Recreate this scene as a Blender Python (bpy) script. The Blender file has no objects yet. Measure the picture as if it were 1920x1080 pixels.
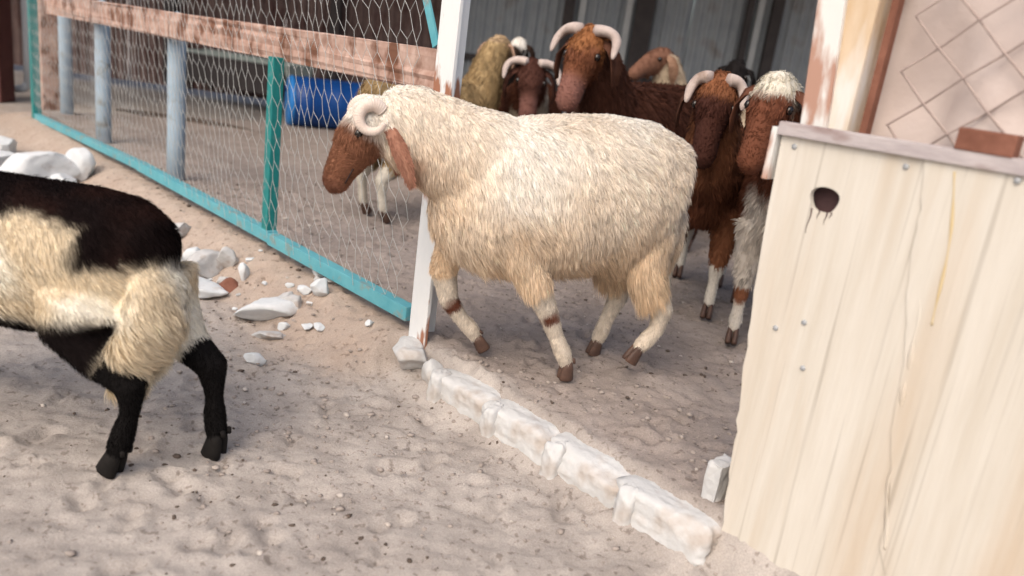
import bpy, bmesh, math, random
import numpy as np
from mathutils import Vector, Matrix
from mathutils.kdtree import KDTree

random.seed(7)
rng = np.random.default_rng(7)
S = bpy.context.scene
COL = S.collection

# ------------------------------------------------------------------ camera
CAM_H = 1.05
PITCH, ROLL = math.radians(16.7), math.radians(7.8)
cd = bpy.data.cameras.new('camera')
cam = bpy.data.objects.new('camera', cd)
COL.objects.link(cam)
S.camera = cam
cd.sensor_width = 36.0
cd.lens = 36.0 * 1500 / 1920
cd.clip_start, cd.clip_end = 0.05, 1000
Fv = Vector((0, math.cos(PITCH), -math.sin(PITCH)))
Rv = Vector((1, 0, 0))
Uv = Vector((0, math.sin(PITCH), math.cos(PITCH)))
Xc = math.cos(ROLL) * Rv + math.sin(ROLL) * Uv
Yc = -math.sin(ROLL) * Rv + math.cos(ROLL) * Uv
M = Matrix((Xc, Yc, -Fv)).transposed().to_4x4()
M.translation = (0, 0, CAM_H)
cam.matrix_world = M
cd.dof.use_dof = True
cd.dof.focus_distance = 2.3
cd.dof.aperture_fstop = 2.0

# ------------------------------------------------------------------ world, sun, exposure
SUN_EL, SUN_AZ = math.radians(48), math.radians(205)     # azimuth measured from +Y clockwise: behind the camera
W = bpy.data.worlds.new('World')
S.world = W
W.use_nodes = True
nt = W.node_tree
bg = nt.nodes['Background']
sky = nt.nodes.new('ShaderNodeTexSky')
sky.sky_type = 'NISHITA'
sky.sun_disc = False
sky.sun_elevation = SUN_EL
sky.sun_rotation = SUN_AZ
sky.air_density = 1.0
sky.dust_density = 6.0
sky.ozone_density = 0.6
nt.links.new(sky.outputs[0], bg.inputs[0])
bg.inputs[1].default_value = 0.15
sd = bpy.data.lights.new('sun', 'SUN')
sd.energy = 0.9
sd.angle = math.radians(70)
sd.color = (1.0, 0.94, 0.86)
sun = bpy.data.objects.new('sun', sd)
COL.objects.link(sun)
sun_dir = Vector((math.sin(SUN_AZ) * math.cos(SUN_EL), math.cos(SUN_AZ) * math.cos(SUN_EL), math.sin(SUN_EL)))
sun.rotation_euler = sun_dir.to_track_quat('Z', 'Y').to_euler()
sun.location = sun_dir * 20
S.view_settings.view_transform = 'Standard'
S.view_settings.look = 'None'
S.view_settings.gamma = 1
S.view_settings.use_curve_mapping = False
S.view_settings.exposure = 0.36
S.render.engine = 'CYCLES'

# ------------------------------------------------------------------ helpers
def tag(o, label=None, cat=None, group=None, kind=None):
    if label: o['label'] = label
    if cat: o['category'] = cat
    if group: o['group'] = group
    if kind: o['kind'] = kind
    return o

def empty(name, loc=(0, 0, 0), rz=0):
    o = bpy.data.objects.new(name, None)
    o.empty_display_size = 0.1
    COL.objects.link(o)
    o.location = loc
    o.rotation_euler = (0, 0, rz)
    return o

def link(name, me, m=None, parent=None, loc=None):
    o = bpy.data.objects.new(name, me)
    COL.objects.link(o)
    if m is not None and len(me.materials) == 0: me.materials.append(m)
    if parent is not None: o.parent = parent
    if loc is not None: o.location = loc
    return o

def fast_mesh(name, V, polys, smooth=True, cols=None):
    """V (n,3); polys: list of (k, array(m,k))"""
    me = bpy.data.meshes.new(name)
    V = np.asarray(V, np.float32)
    me.vertices.add(len(V))
    me.vertices.foreach_set('co', V.ravel())
    li = np.concatenate([np.asarray(a, np.int32).ravel() for k, a in polys])
    tot = np.concatenate([np.full(len(a), k, np.int32) for k, a in polys])
    st = np.concatenate([[0], np.cumsum(tot)[:-1]]).astype(np.int32)
    me.loops.add(len(li))
    me.loops.foreach_set('vertex_index', li)
    me.polygons.add(len(tot))
    me.polygons.foreach_set('loop_start', st)
    me.polygons.foreach_set('loop_total', tot)
    me.polygons.foreach_set('use_smooth', np.full(len(tot), smooth))
    if cols is not None: set_cols(me, cols)
    me.update()
    me.validate()
    return me

def set_cols(me, cols, name='col'):
    at = me.attributes.new(name, 'FLOAT_COLOR', 'POINT')
    c = np.ones((len(cols), 4), np.float32)
    c[:, :3] = cols
    at.data.foreach_set('color', c.ravel())

def bm_mesh(name, bm, smooth=False):
    bmesh.ops.recalc_face_normals(bm, faces=bm.faces)
    me = bpy.data.meshes.new(name)
    bm.to_mesh(me)
    bm.free()
    if smooth:
        for p in me.polygons: p.use_smooth = True
    return me

def add_box(bm, c, ax, ay, az, bevel=0.003, seg=2):
    """box with centre c and half-axis vectors"""
    r = bmesh.ops.create_cube(bm, size=2.0)
    m = Matrix((Vector(ax), Vector(ay), Vector(az))).transposed().to_4x4()
    m.translation = Vector(c)
    bmesh.ops.transform(bm, matrix=m, verts=r['verts'])
    if bevel:
        es = list({e for v in r['verts'] for e in v.link_edges})
        bmesh.ops.bevel(bm, geom=es, offset=bevel, segments=seg, affect='EDGES', profile=0.7)

def box_obj(name, c, ax, ay, az, m, parent=None, bevel=0.003, off=(0, 0, 0), loc=None, sub=0, rough=0):
    bm = bmesh.new()
    add_box(bm, Vector(c) - Vector(off), ax, ay, az, bevel)
    if sub:
        bmesh.ops.subdivide_edges(bm, edges=[e for e in bm.edges if e.calc_length() > 0.04], cuts=sub, use_grid_fill=True)
    if rough:
        for v in bm.verts: v.co += Vector((random.gauss(0, rough), random.gauss(0, rough), random.gauss(0, rough)))
    return link(name, bm_mesh(name, bm), m, parent, loc)

def frame_path(pts, hint):
    P = np.asarray(pts, float)
    T = np.gradient(P, axis=0)
    T /= np.linalg.norm(T, axis=1)[:, None] + 1e-9
    h = np.tile(np.asarray(hint, float), (len(P), 1))
    sd_ = np.cross(h, T)
    sd_ /= np.linalg.norm(sd_, axis=1)[:, None] + 1e-9
    up = np.cross(T, sd_)
    return P, T, sd_, up

def loft_arrays(secs, hint=(0, 0, 1), n=14, dome=0.55, flat=None):
    """secs rows (x,y,z,rw,rh) -> verts, tris/quads. domed ends"""
    A = np.asarray(secs, float)
    P, T, sd_, up = frame_path(A[:, :3], hint)
    th = np.linspace(0, 2 * math.pi, n, endpoint=False)
    V = []
    for i in range(len(A)):
        V.append(P[i] + np.outer(np.cos(th), sd_[i]) * A[i, 3] + np.outer(np.sin(th), up[i]) * A[i, 4])
    r0, r1 = min(A[0, 3:5]), min(A[-1, 3:5])
    V.append((P[0] - T[0] * r0 * dome)[None])
    V.append((P[-1] + T[-1] * r1 * dome)[None])
    V = np.concatenate(V)
    k = len(A)
    Q, Tr = [], []
    for i in range(k - 1):
        for j in range(n):
            j2 = (j + 1) % n
            Q.append((i * n + j, i * n + j2, (i + 1) * n + j2, (i + 1) * n + j))
    for j in range(n):
        j2 = (j + 1) % n
        Tr.append((k * n, j2, j))
        Tr.append((k * n + 1, (k - 1) * n + j, (k - 1) * n + j2))
    return V, Q, Tr

def loft_mesh(name, parts, smooth=True):
    """parts: list of (secs, hint[, n])"""
    Vs, Qs, Ts, o = [], [], [], 0
    for p in parts:
        V, Q, Tr = loft_arrays(p[0], p[1], p[2] if len(p) > 2 else 14, p[3] if len(p) > 3 else 0.55)
        Vs.append(V); Qs.append(np.array(Q) + o); Ts.append(np.array(Tr) + o); o += len(V)
    return fast_mesh(name, np.concatenate(Vs), [(4, np.concatenate(Qs)), (3, np.concatenate(Ts))], smooth)

def tubes(name, segs, r, n=4):
    """many straight wire pieces: segs (m,2,3) -> one mesh"""
    segs = np.asarray(segs, float)
    A, B = segs[:, 0], segs[:, 1]
    T = B - A
    T /= np.linalg.norm(T, axis=1)[:, None]
    h = np.where(np.abs(T[:, 2:3]) > 0.9, np.array([[1., 0, 0]]), np.array([[0, 0, 1.]]))
    a = np.cross(h, T); a /= np.linalg.norm(a, axis=1)[:, None]
    b = np.cross(T, a)
    V = []
    for e in (A, B):
        for j in range(n):
            t = 2 * math.pi * j / n
            V.append(e + (a * math.cos(t) + b * math.sin(t)) * r)
    V = np.stack(V, 1)                                  # m,2n,3
    m = len(segs)
    base = (np.arange(m) * 2 * n)[:, None]
    F = []
    for j in range(n):
        F.append(base + np.array([[j, (j + 1) % n, n + (j + 1) % n, n + j]]))
    return fast_mesh(name, V.reshape(-1, 3), [(4, np.concatenate(F))], True)

# ---- numpy noise
_p = rng.permutation(512)
_p = np.concatenate([_p, _p, _p])
_g = rng.normal(size=(512, 3)); _g /= np.linalg.norm(_g, axis=1)[:, None]
def noise3(P):
    P = np.asarray(P, float)
    I = np.floor(P).astype(int); f = P - I; I &= 255
    u = f * f * f * (f * (f * 6 - 15) + 10)
    out = 0
    for dx in (0, 1):
        for dy in (0, 1):
            for dz in (0, 1):
                hsh = _p[_p[_p[(I[:, 0] + dx) & 255] + ((I[:, 1] + dy) & 255)] + ((I[:, 2] + dz) & 255)]
                g = _g[hsh]
                d = ((f - [dx, dy, dz]) * g).sum(1)
                w = (u[:, 0] if dx else 1 - u[:, 0]) * (u[:, 1] if dy else 1 - u[:, 1]) * (u[:, 2] if dz else 1 - u[:, 2])
                out = out + w * d
    return out * 1.6
def sstep(a, b, x):
    t = np.clip((x - a) / (b - a), 0, 1)
    return t * t * (3 - 2 * t)

# ------------------------------------------------------------------ materials
def mat(name, c1, c2=None, scale=8.0, rough=0.85, bump=0.15, bscale=None, spec=0.3, metal=0.0,
        third=None, thr=(0.55, 0.62), tscale=6.0, stretch=(1, 1, 1), bdist=0.004, tdetail=6):
    m = bpy.data.materials.new(name)
    m.use_nodes = True
    n, l = m.node_tree.nodes, m.node_tree.links
    p = n['Principled BSDF']
    p.inputs['Roughness'].default_value = rough
    p.inputs['Metallic'].default_value = metal
    p.inputs['Specular IOR Level'].default_value = spec
    tc = n.new('ShaderNodeTexCoord')
    mp = n.new('ShaderNodeMapping')
    mp.inputs['Scale'].default_value = stretch
    l.new(tc.outputs['Object'], mp.inputs[0])
    a = n.new('ShaderNodeTexNoise'); a.inputs['Scale'].default_value = scale; a.inputs['Detail'].default_value = 8
    a.inputs['Roughness'].default_value = 0.65
    l.new(mp.outputs[0], a.inputs['Vector'])
    cr = n.new('ShaderNodeValToRGB')
    cr.color_ramp.elements[0].position, cr.color_ramp.elements[1].position = 0.3, 0.7
    cr.color_ramp.elements[0].color = (*c1, 1)
    cr.color_ramp.elements[1].color = (*(c2 or c1), 1)
    l.new(a.outputs['Fac'], cr.inputs[0])
    out = cr.outputs[0]
    if third is not None:
        b = n.new('ShaderNodeTexNoise'); b.inputs['Scale'].default_value = tscale; b.inputs['Detail'].default_value = tdetail
        l.new(mp.outputs[0], b.inputs['Vector'])
        r2 = n.new('ShaderNodeValToRGB')
        r2.color_ramp.elements[0].position, r2.color_ramp.elements[1].position = thr
        l.new(b.outputs['Fac'], r2.inputs[0])
        mx = n.new('ShaderNodeMix'); mx.data_type = 'RGBA'
        l.new(r2.outputs[0], mx.inputs[0]); l.new(out, mx.inputs[6]); mx.inputs[7].default_value = (*third, 1)
        out = mx.outputs[2]
    l.new(out, p.inputs['Base Color'])
    if bump:
        c = n.new('ShaderNodeTexNoise'); c.inputs['Scale'].default_value = bscale or scale * 4; c.inputs['Detail'].default_value = 6
        l.new(mp.outputs[0], c.inputs['Vector'])
        bu = n.new('ShaderNodeBump'); bu.inputs['Strength'].default_value = bump; bu.inputs['Distance'].default_value = bdist
        l.new(c.outputs['Fac'], bu.inputs['Height']); l.new(bu.outputs[0], p.inputs['Normal'])
    return m

def attr_mat(name, rough=0.9, spec=0.15, sheen=0.0):
    m = bpy.data.materials.new(name)
    m.use_nodes = True
    n, l = m.node_tree.nodes, m.node_tree.links
    p = n['Principled BSDF']
    p.inputs['Roughness'].default_value = rough
    p.inputs['Specular IOR Level'].default_value = spec
    p.inputs['Sheen Weight'].default_value = sheen
    at = n.new('ShaderNodeAttribute'); at.attribute_name = 'col'
    l.new(at.outputs['Color'], p.inputs['Base Color'])
    return m

M_wool = attr_mat('wool', 0.95, 0.03, 0.0)
_n, _l = M_wool.node_tree.nodes, M_wool.node_tree.links
_tr = _n.new('ShaderNodeBsdfTranslucent'); _mx = _n.new('ShaderNodeMixShader'); _mx.inputs[0].default_value = .28
_l.new(next(q for q in _n if q.type == 'ATTRIBUTE').outputs['Color'], _tr.inputs[0])
_l.new(_n['Principled BSDF'].outputs[0], _mx.inputs[1]); _l.new(_tr.outputs[0], _mx.inputs[2])
_l.new(_mx.outputs[0], _n['Material Output'].inputs[0])
M_hide = attr_mat('hide', 0.9, 0.1)
M_hoof = mat('hoof', (.06, .035, .028), (.13, .075, .055), 30, .5, .2)
M_hoofblack = mat('hoof_black', (.008, .007, .007), (.016, .014, .013), 30, .75, .2, spec=.15)
M_horn2 = mat('horn_dirty', (.40, .32, .29), (.56, .48, .44), 18, .7, .5, 60, third=(.28, .20, .16), thr=(.58, .75), tscale=20)
M_horn = mat('horn', (.60, .49, .42), (.72, .64, .58), 25, .5, .35, 60, stretch=(1, 1, 1))
M_eye = mat('eye', (.012, .008, .006), None, 5, .08, 0, spec=.6)
M_dark = mat('nostril', (.03, .015, .012), None, 5, .6, 0)
M_teal = mat('teal_paint', (.085, .33, .40), (.14, .41, .47), 12, .55, .2, 60, third=(.20, .30, .30), thr=(.58, .66), tscale=18)
M_green = mat('green_paint', (.010, .17, .17), (.02, .23, .225), 12, .5, .2, 60, third=(.10, .22, .22), thr=(.6, .68), tscale=20)
M_bluegrey = mat('bluegrey_paint', (.30, .40, .49), (.38, .48, .57), 10, .6, .2, 50, third=(.26, .27, .26), thr=(.60, .72), tscale=12)
M_rustbeam = mat('rusty_beam', (.34, .20, .155), (.56, .42, .36), 16, .85, .6, 40, third=(.17, .08, .05), thr=(.50, .62), tscale=11, stretch=(1, 1, .7))
M_wire = mat('galvanised_wire', (.36, .375, .37), (.47, .48, .47), 20, .6, 0, spec=.5)
M_whitepost = mat('white_paint_rust', (.66, .69, .71), (.76, .77, .76), 8, .6, .3, 50, third=(.33, .15, .09), thr=(.55, .60), tscale=13, stretch=(1, 1, .30))
M_doorpost = mat('door_post_paint', (.64, .66, .66), (.74, .72, .68), 8, .65, .3, 50, third=(.42, .25, .19), thr=(.52, .58), tscale=15, stretch=(1, 1, .22))
M_rawpost = mat('weathered_timber', (.50, .36, .22), (.66, .55, .42), 14, .8, .5, 70, third=(.70, .68, .64), thr=(.50, .60), tscale=9, stretch=(1, 1, .25))
M_maroon = mat('maroon_paint', (.085, .028, .024), (.12, .045, .038), 8, .6, .2)
M_plaster = mat('white_stone', (.42, .435, .445), (.57, .58, .585), 9, .95, .9, 38, third=(.40, .36, .32), thr=(.56, .80), tscale=9, bdist=.008)
M_kerb = mat('kerb_stone', (.47, .48, .485), (.60, .605, .605), 9, .95, .9, 38, third=(.40, .35, .31), thr=(.50, .72), tscale=12, bdist=.006)
M_scrap = mat('white_scrap', (.54, .575, .60), (.68, .70, .715), 12, .9, .6, 40, third=(.42, .38, .35), thr=(.62, .8), tscale=14)
M_chip = mat('grey_stone', (.40, .40, .40), (.56, .56, .56), 14, .95, .6, 60, third=(.33, .27, .23), thr=(.5, .7), tscale=20)
M_batten = mat('grey_batten', (.36, .32, .33), (.50, .46, .46), 12, .8, .4, 60, stretch=(1, 1, 4), third=(.25, .18, .17), thr=(.6, .7))
M_rust = mat('rust', (.14, .055, .035), (.25, .11, .075), 14, .85, .5, 60)
M_rustdark = mat('dark_rust', (.05, .028, .032), (.09, .05, .05), 20, .9, .3)
M_tarp = mat('tarpaulin', (.50, .42, .39), (.60, .53, .50), 2.5, .7, .25, 90, third=(.44, .36, .33), thr=(.5, .75), tscale=3)
M_linkwire = mat('old_link_wire', (.33, .26, .24), (.42, .34, .31), 30, .7, 0)
M_barrel = mat('blue_plastic', (.004, .045, .20), (.007, .065, .27), 6, .4, .1, 50)
M_barrelend = mat('blue_plastic_pale', (.015, .16, .50), (.03, .22, .58), 6, .45, .1, 50)  # paler blue for the end of the drum
M_sheet = mat('grey_sheet', (.24, .27, .30), (.34, .37, .40), 3, .55, .1, 30, spec=.5, third=(.20, .19, .18), thr=(.58, .72), tscale=3)
M_rustsheet = mat('rust_sheet', (.13, .085, .08), (.20, .14, .125), 3, .7, .2, 30, third=(.10, .05, .045), thr=(.5, .65), tscale=4)
M_column = mat('dark_column', (.035, .03, .032), (.06, .05, .05), 6, .6, .1)
M_flash = mat('pale_strip', (.45, .48, .50), (.55, .57, .58), 6, .5, .1)
M_trough = mat('trough_metal', (.30, .36, .34), (.40, .45, .42), 6, .6, .2)
M_screw = mat('screw', (.34, .36, .38), (.42, .44, .46), 20, .5, .1, metal=.3)
M_shaderoof = mat('shade_roof_sheet', (.30, .30, .31), (.38, .38, .38), 2, .6, .1)
M_dung = mat('dung', (.07, .052, .042), (.13, .10, .082), 40, .95, .4, 120)
M_pebble = mat('pebble', (.36, .31, .28), (.56, .52, .48), 14, .95, .3, 90)

# plywood: long vertical grain
def ply_mat():
    m = mat('plywood', (.54, .50, .43), (.64, .615, .56), 3.0, .75, .35, 18, stretch=(7, 7, .55),
            third=(.47, .35, .23), thr=(.48, .74), tscale=.9, bdist=.003)
    n, l = m.node_tree.nodes, m.node_tree.links
    p = n['Principled BSDF']
    src = p.inputs['Base Color'].links[0].from_socket
    tc = n.new('ShaderNodeTexCoord'); mp = n.new('ShaderNodeMapping'); mp.inputs['Scale'].default_value = (60, 60, .9)
    l.new(tc.outputs['Object'], mp.inputs[0])
    a = n.new('ShaderNodeTexNoise'); a.inputs['Scale'].default_value = 1.3; a.inputs['Detail'].default_value = 5
    l.new(mp.outputs[0], a.inputs['Vector'])
    r = n.new('ShaderNodeValToRGB'); r.color_ramp.elements[0].position = .30; r.color_ramp.elements[1].position = .40
    r.color_ramp.elements[0].color = (.62, .60, .58, 1); r.color_ramp.elements[1].color = (1, 1, 1, 1)
    l.new(a.outputs['Fac'], r.inputs[0])
    mx = n.new('ShaderNodeMix'); mx.data_type = 'RGBA'; mx.blend_type = 'MULTIPLY'; mx.inputs[0].default_value = .6
    l.new(src, mx.inputs[6]); l.new(r.outputs[0], mx.inputs[7])
    l.new(mx.outputs[2], p.inputs['Base Color'])
    return m
M_ply = ply_mat()

# ------------------------------------------------------------------ ground
FLOOR = 0.12
FS = 2.155                 # fence line: x + y = FS
def ground_base(x, y):
    s, t = x + y, x - y
    door = sstep(-2.80, -2.70, t)
    bank = sstep(1.72, 2.14, s)
    step = .30 * sstep(1.93, 2.05, s) + .70 * sstep(2.06, 2.13, s)
    lvl = bank * (1 - door) + step * door
    lvl = lvl * sstep(-10.6, -9.6, t)
    return FLOOR * lvl

dimples = []
for i in range(620):
    hx_, hy_, ha_ = random.uniform(-2.9, 1.4), random.uniform(.95, 4.3), random.uniform(0, 6.28)
    hr_, hd_ = random.uniform(.016, .028), random.uniform(.008, .020)
    for sg_ in (1, -1):                       # cloven prints come in pairs
        dimples.append((hx_ + sg_ * .9 * hr_ * math.cos(ha_), hy_ + sg_ * .9 * hr_ * math.sin(ha_), hr_, hd_))
def ground_detail(x, y):
    P = np.stack([x, y, np.zeros_like(x)], 1)
    fade = 1 / (1 + (np.hypot(x, y - 2) / 12) ** 2)
    return (.010 * noise3(P * 4.0) + .006 * noise3(P * 10 + 7) + .006 * noise3(P * 19 + 3) + .006 * noise3(P * 37 + 9) + .004 * noise3(P * 66)) * fade

def axis_coords(a, b, d, far, ratio):
    c = list(np.arange(a, b, d))
    st, v = d, b
    while v < far[1]:
        c.append(v); st *= ratio; v += st
    c.append(far[1])
    st, v, lo = d, a - d, []
    while v > far[0]:
        lo.append(v); st *= ratio; v -= st
    lo.append(far[0])
    return np.array(lo[::-1] + c)

def build_ground():
    xs = axis_coords(-3.0, 1.5, .013, (-150, 150), 1.11)
    ys = axis_coords(.85, 4.3, .013, (-60, 250), 1.10)
    X_, Y_ = np.meshgrid(xs, ys)
    x, y = X_.ravel(), Y_.ravel()
    z = ground_base(x, y) + ground_detail(x, y)
    for (cx, cy, r, d) in dimples:
        near = np.where((np.abs(x - cx) < 3 * r) & (np.abs(y - cy) < 3 * r))[0]
        q = ((x[near] - cx) ** 2 + (y[near] - cy) ** 2) / r ** 2
        z[near] += -d * np.exp(-q) + .45 * d * np.exp(-(np.sqrt(q) - 1.5) ** 2 * 4)
    nx, ny = len(xs), len(ys)
    i = (np.arange(ny - 1)[:, None] * nx + np.arange(nx - 1)[None]).ravel()
    Q = np.stack([i, i + 1, i + nx + 1, i + nx], 1)
    s, t = x + y, x - y
    nz = noise3(np.stack([x, y, 0 * x], 1) * 3)
    bank = sstep(1.55, 1.9, s + .12 * nz) * (1 - sstep(2.14, 2.22, s)) * (1 - sstep(-2.9, -2.6, t))
    inner = sstep(2.08, 2.2, s + .05 * nz) * sstep(-10.4, -9.6, t)
    cols = np.stack([np.clip(bank, 0, 1), inner, 0 * x], 1)
    me = fast_mesh('ground', np.stack([x, y, z], 1), [(4, Q)], True, cols)
    m = bpy.data.materials.new('trodden_sand'); m.use_nodes = True
    n, l = m.node_tree.nodes, m.node_tree.links
    p = n['Principled BSDF']; p.inputs['Roughness'].default_value = .97; p.inputs['Specular IOR Level'].default_value = .1
    tc = n.new('ShaderNodeTexCoord')
    def nz_(sc, det=8, rg=.6):
        a = n.new('ShaderNodeTexNoise'); a.inputs['Scale'].default_value = sc; a.inputs['Detail'].default_value = det
        a.inputs['Roughness'].default_value = rg
        l.new(tc.outputs['Object'], a.inputs['Vector']); return a.outputs['Fac']
    def ramp(src, p0, p1, c0, c1):
        r = n.new('ShaderNodeValToRGB'); r.color_ramp.elements[0].position = p0; r.color_ramp.elements[1].position = p1
        r.color_ramp.elements[0].color = (*c0, 1); r.color_ramp.elements[1].color = (*c1, 1)
        l.new(src, r.inputs[0]); return r.outputs[0]
    def mix(f, a, b, bt='MIX'):
        x_ = n.new('ShaderNodeMix'); x_.data_type = 'RGBA'; x_.blend_type = bt
        if isinstance(f, float): x_.inputs[0].default_value = f
        else: l.new(f, x_.inputs[0])
        for k, v in ((6, a), (7, b)):
            if isinstance(v, tuple): x_.inputs[k].default_value = (*v, 1)
            else: l.new(v, x_.inputs[k])
        return x_.outputs[2]
    sand = ramp(nz_(2.2), .32, .68, (.39, .355, .33), (.49, .455, .428))
    patch = ramp(nz_(9, 6), .35, .65, (.80, .785, .775), (1.05, 1.04, 1.03))
    sand = mix(.8, sand, patch, 'MULTIPLY')
    trod = ramp(nz_(3.0), .3, .7, (.31, .268, .245), (.40, .352, .325))
    trod = mix(.7, trod, patch, 'MULTIPLY')
    at = n.new('ShaderNodeAttribute'); at.attribute_name = 'col'
    sp = n.new('ShaderNodeSeparateColor'); l.new(at.outputs['Color'], sp.inputs[0])
    c = mix(sp.outputs[1], sand, trod)
    orange = ramp(nz_(7), .3, .7, (.39, .30, .24), (.47, .38, .315))
    bm_ = n.new('ShaderNodeMath'); bm_.operation = 'MULTIPLY'; bm_.inputs[1].default_value = .75
    l.new(sp.outputs[0], bm_.inputs[0])
    c = mix(bm_.outputs[0], c, orange)
    speck = ramp(nz_(48, 3, .5), .60, .68, (1, 1, 1), (.38, .33, .30))
    c = mix(.6, c, speck, 'MULTIPLY')
    grain = ramp(nz_(260, 3, .6), .3, .7, (.80, .79, .78), (1.12, 1.11, 1.10))
    c = mix(.9, c, grain, 'MULTIPLY')
    l.new(c, p.inputs['Base Color'])
    b = n.new('ShaderNodeBump'); b.inputs['Strength'].default_value = .8; b.inputs['Distance'].default_value = .007
    l.new(nz_(70, 8, .75), b.inputs['Height']); l.new(b.outputs[0], p.inputs['Normal'])
    o = link('ground', me, m)
    tag(o, 'trodden pale sand and dung covering the yard and pen floor', 'ground', kind='structure')
    # height lookup
    def look(px, py):
        ix = int(np.clip(np.searchsorted(xs, px) - 1, 0, nx - 2)); iy = int(np.clip(np.searchsorted(ys, py) - 1, 0, ny - 2))
        return float(z[iy * nx + ix])
    return look
GZ = build_ground()

# small scatter on the ground: droppings and grit (nobody could count them)
def scatter(name, N, region, r0, r1, m, label, cat, flat=.6, clump=None):
    ico = bmesh.new(); bmesh.ops.create_icosphere(ico, subdivisions=1, radius=1)
    bv = np.array([v.co[:] for v in ico.verts]); bf = np.array([[v.index for v in f.verts] for f in ico.faces]); ico.free()
    Vs, Fs = [], []
    k = 0
    while k < N:
        x, y = random.uniform(*region[0]), random.uniform(*region[1])
        if clump and noise3(np.array([[x * clump, y * clump, 3.3]]))[0] < random.uniform(-.25, .45): continue
        r = r0 + (r1 - r0) * random.random() ** 2.5
        J = bv * (1 + .25 * rng.normal(size=(len(bv), 1)).clip(-1, 1)) * r * np.array([random.uniform(.7, 1.3), random.uniform(.7, 1.3), flat])
        a = random.random() * 6.28
        R_ = np.array([[math.cos(a), -math.sin(a), 0], [math.sin(a), math.cos(a), 0], [0, 0, 1]])
        Vs.append(J @ R_.T + [x, y, GZ(x, y) + r * .25]); Fs.append(bf + k * len(bv)); k += 1
    o = link(name, fast_mesh(name, np.concatenate(Vs), [(3, np.concatenate(Fs))], True), m)
    return tag(o, label, cat, kind='stuff')
scatter('droppings', 1500, ((-3.0, 2.0), (1.0, 5.0)), .0025, .009, M_dung, 'dark sheep droppings and dung crumbs strewn over the sand', 'droppings', .6, 1.7)
M_clod = mat('sand_clod', (.27, .23, .205), (.37, .325, .295), 20, .97, .5, 120)
scatter('sand_clods', 4500, ((-3.0, 1.6), (1.0, 4.6)), .003, .010, M_clod, 'loose crumbs of trodden sand lying all over the yard', 'sand', .55, 1.1)
scatter('gravel', 450, ((-3.2, 1.6), (1.0, 5.5)), .003, .011, M_pebble, 'pale grit and small pebbles strewn over the sand', 'gravel', .6, 1.3)

# ------------------------------------------------------------------ fence frame of reference
EX = Vector((1, -1, 0)).normalized()          # along the fence, to the right
EN = Vector((-1, -1, 0)).normalized()         # out of the pen, towards the yard
EZ = Vector((0, 0, 1))
P_DOOR_L = Vector((-.285, 2.44, 0))
def fp(u, z, out=0.0):                         # u metres to the LEFT of the left door post
    return P_DOOR_L - EX * u + EN * out + EZ * z
LF = (Vector((-3.52, 5.675, 0)) - P_DOOR_L).length

# ------------------------------------------------------------------ shed behind: back wall, columns, roof
YB = 9.6
shed = empty('shed', (0, YB, FLOOR))
tag(shed, 'dim livestock shed with grey corrugated sheet back wall behind the flock', 'shed')
def corrugated(name, x0, x1, z0, z1, m, dy=0.0, amp=.012, pitch=.11):
    L = x1 - x0
    n = max(8, int(L / pitch * 8))
    V = []
    for i in range(n + 1):
        a = i / n * L
        w = float(np.clip(math.sin(2 * math.pi * a / pitch) * 1.8, -1, 1)) * amp
        for zz in (z0, z1):
            for th in (0, .0012):
                V.append((x0 + a, dy + w + th, zz - FLOOR))
    Q = []
    for i in range(n):
        b, c = i * 4, i * 4 + 4
        Q += [(b, c, c + 2, b + 2), (b + 1, b + 3, c + 3, c + 1), (b, b + 1, c + 1, c), (b + 2, c + 2, c + 3, b + 3)]
    return link(name, fast_mesh(name, V, [(4, Q)], False), m, shed)
x, k = -7.6, 0
while x < 6.0:
    w = .92
    corrugated('wall_sheet', x, x + w - .004, FLOOR - .05, 2.75, M_rustsheet if x < -1.3 else M_sheet, .03 if k % 2 else 0)
    x += w; k += 1
def upright(name, x, hw, hd, m, dy=-.10, z1=2.75):
    box_obj(name, (x, dy, (z1 + FLOOR) / 2 - FLOOR), (hw, 0, 0), (0, hd, 0), (0, 0, (z1 - FLOOR) / 2), m, shed)
for x, hw in ((-6.4, .06), (-4.3, .06), (-2.4, .06), (-1.12, .06), (.21, .06), (1.05, .10), (2.20, .035), (2.50, .06), (5.2, .06)):
    upright('column', x, hw, .05, M_column)
for x in (.36, .88, 2.33):  # thin pale uprights on the back wall
    upright('wall_strip', x, .035, .012, M_flash, -.055)
for z in (.75, 2.0):
    box_obj('girt', (-.8, -.030, z), (6.7, 0, 0), (0, .015, 0), (0, 0, .035), M_column, shed)
def shade_roof():  # sheets, rafters and front posts added out of view to shade the pen
    x0, x1, y0, y1 = -7.7, 6.1, 5.4, 9.95
    for j in range(6):
        V = []
        a0, a1 = x0 + (x1 - x0) * j / 6, x0 + (x1 - x0) * (j + 1) / 6
        nn = 80
        for i in range(nn + 1):
            w = .02 * math.sin(2 * math.pi * i / 4)
            for y, z in ((y0, 3.15), (y1, 2.84)):
                V.append((a0 + (a1 - a0) * i / nn, y - YB, z + w + j * .003 - FLOOR))
        Q = [(2 * i, 2 * i + 1, 2 * i + 3, 2 * i + 2) for i in range(nn)]
        link('shade_roof_sheet', fast_mesh('shade_roof_sheet', V, [(4, Q)], False), M_shaderoof, shed)
    for x in (-6.4, -2.4, 1.05, 5.2):
        box_obj('shade_rafter', (x, -2.4, 2.90 - FLOOR), (.03, 0, 0), (0, 2.35, -.135), (0, 0, .05), M_column, shed)
    for x in (-6.4, 5.2):
        upright('column', x, .05, .05, M_column, 5.65 - YB, 3.0)
shade_roof()

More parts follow.
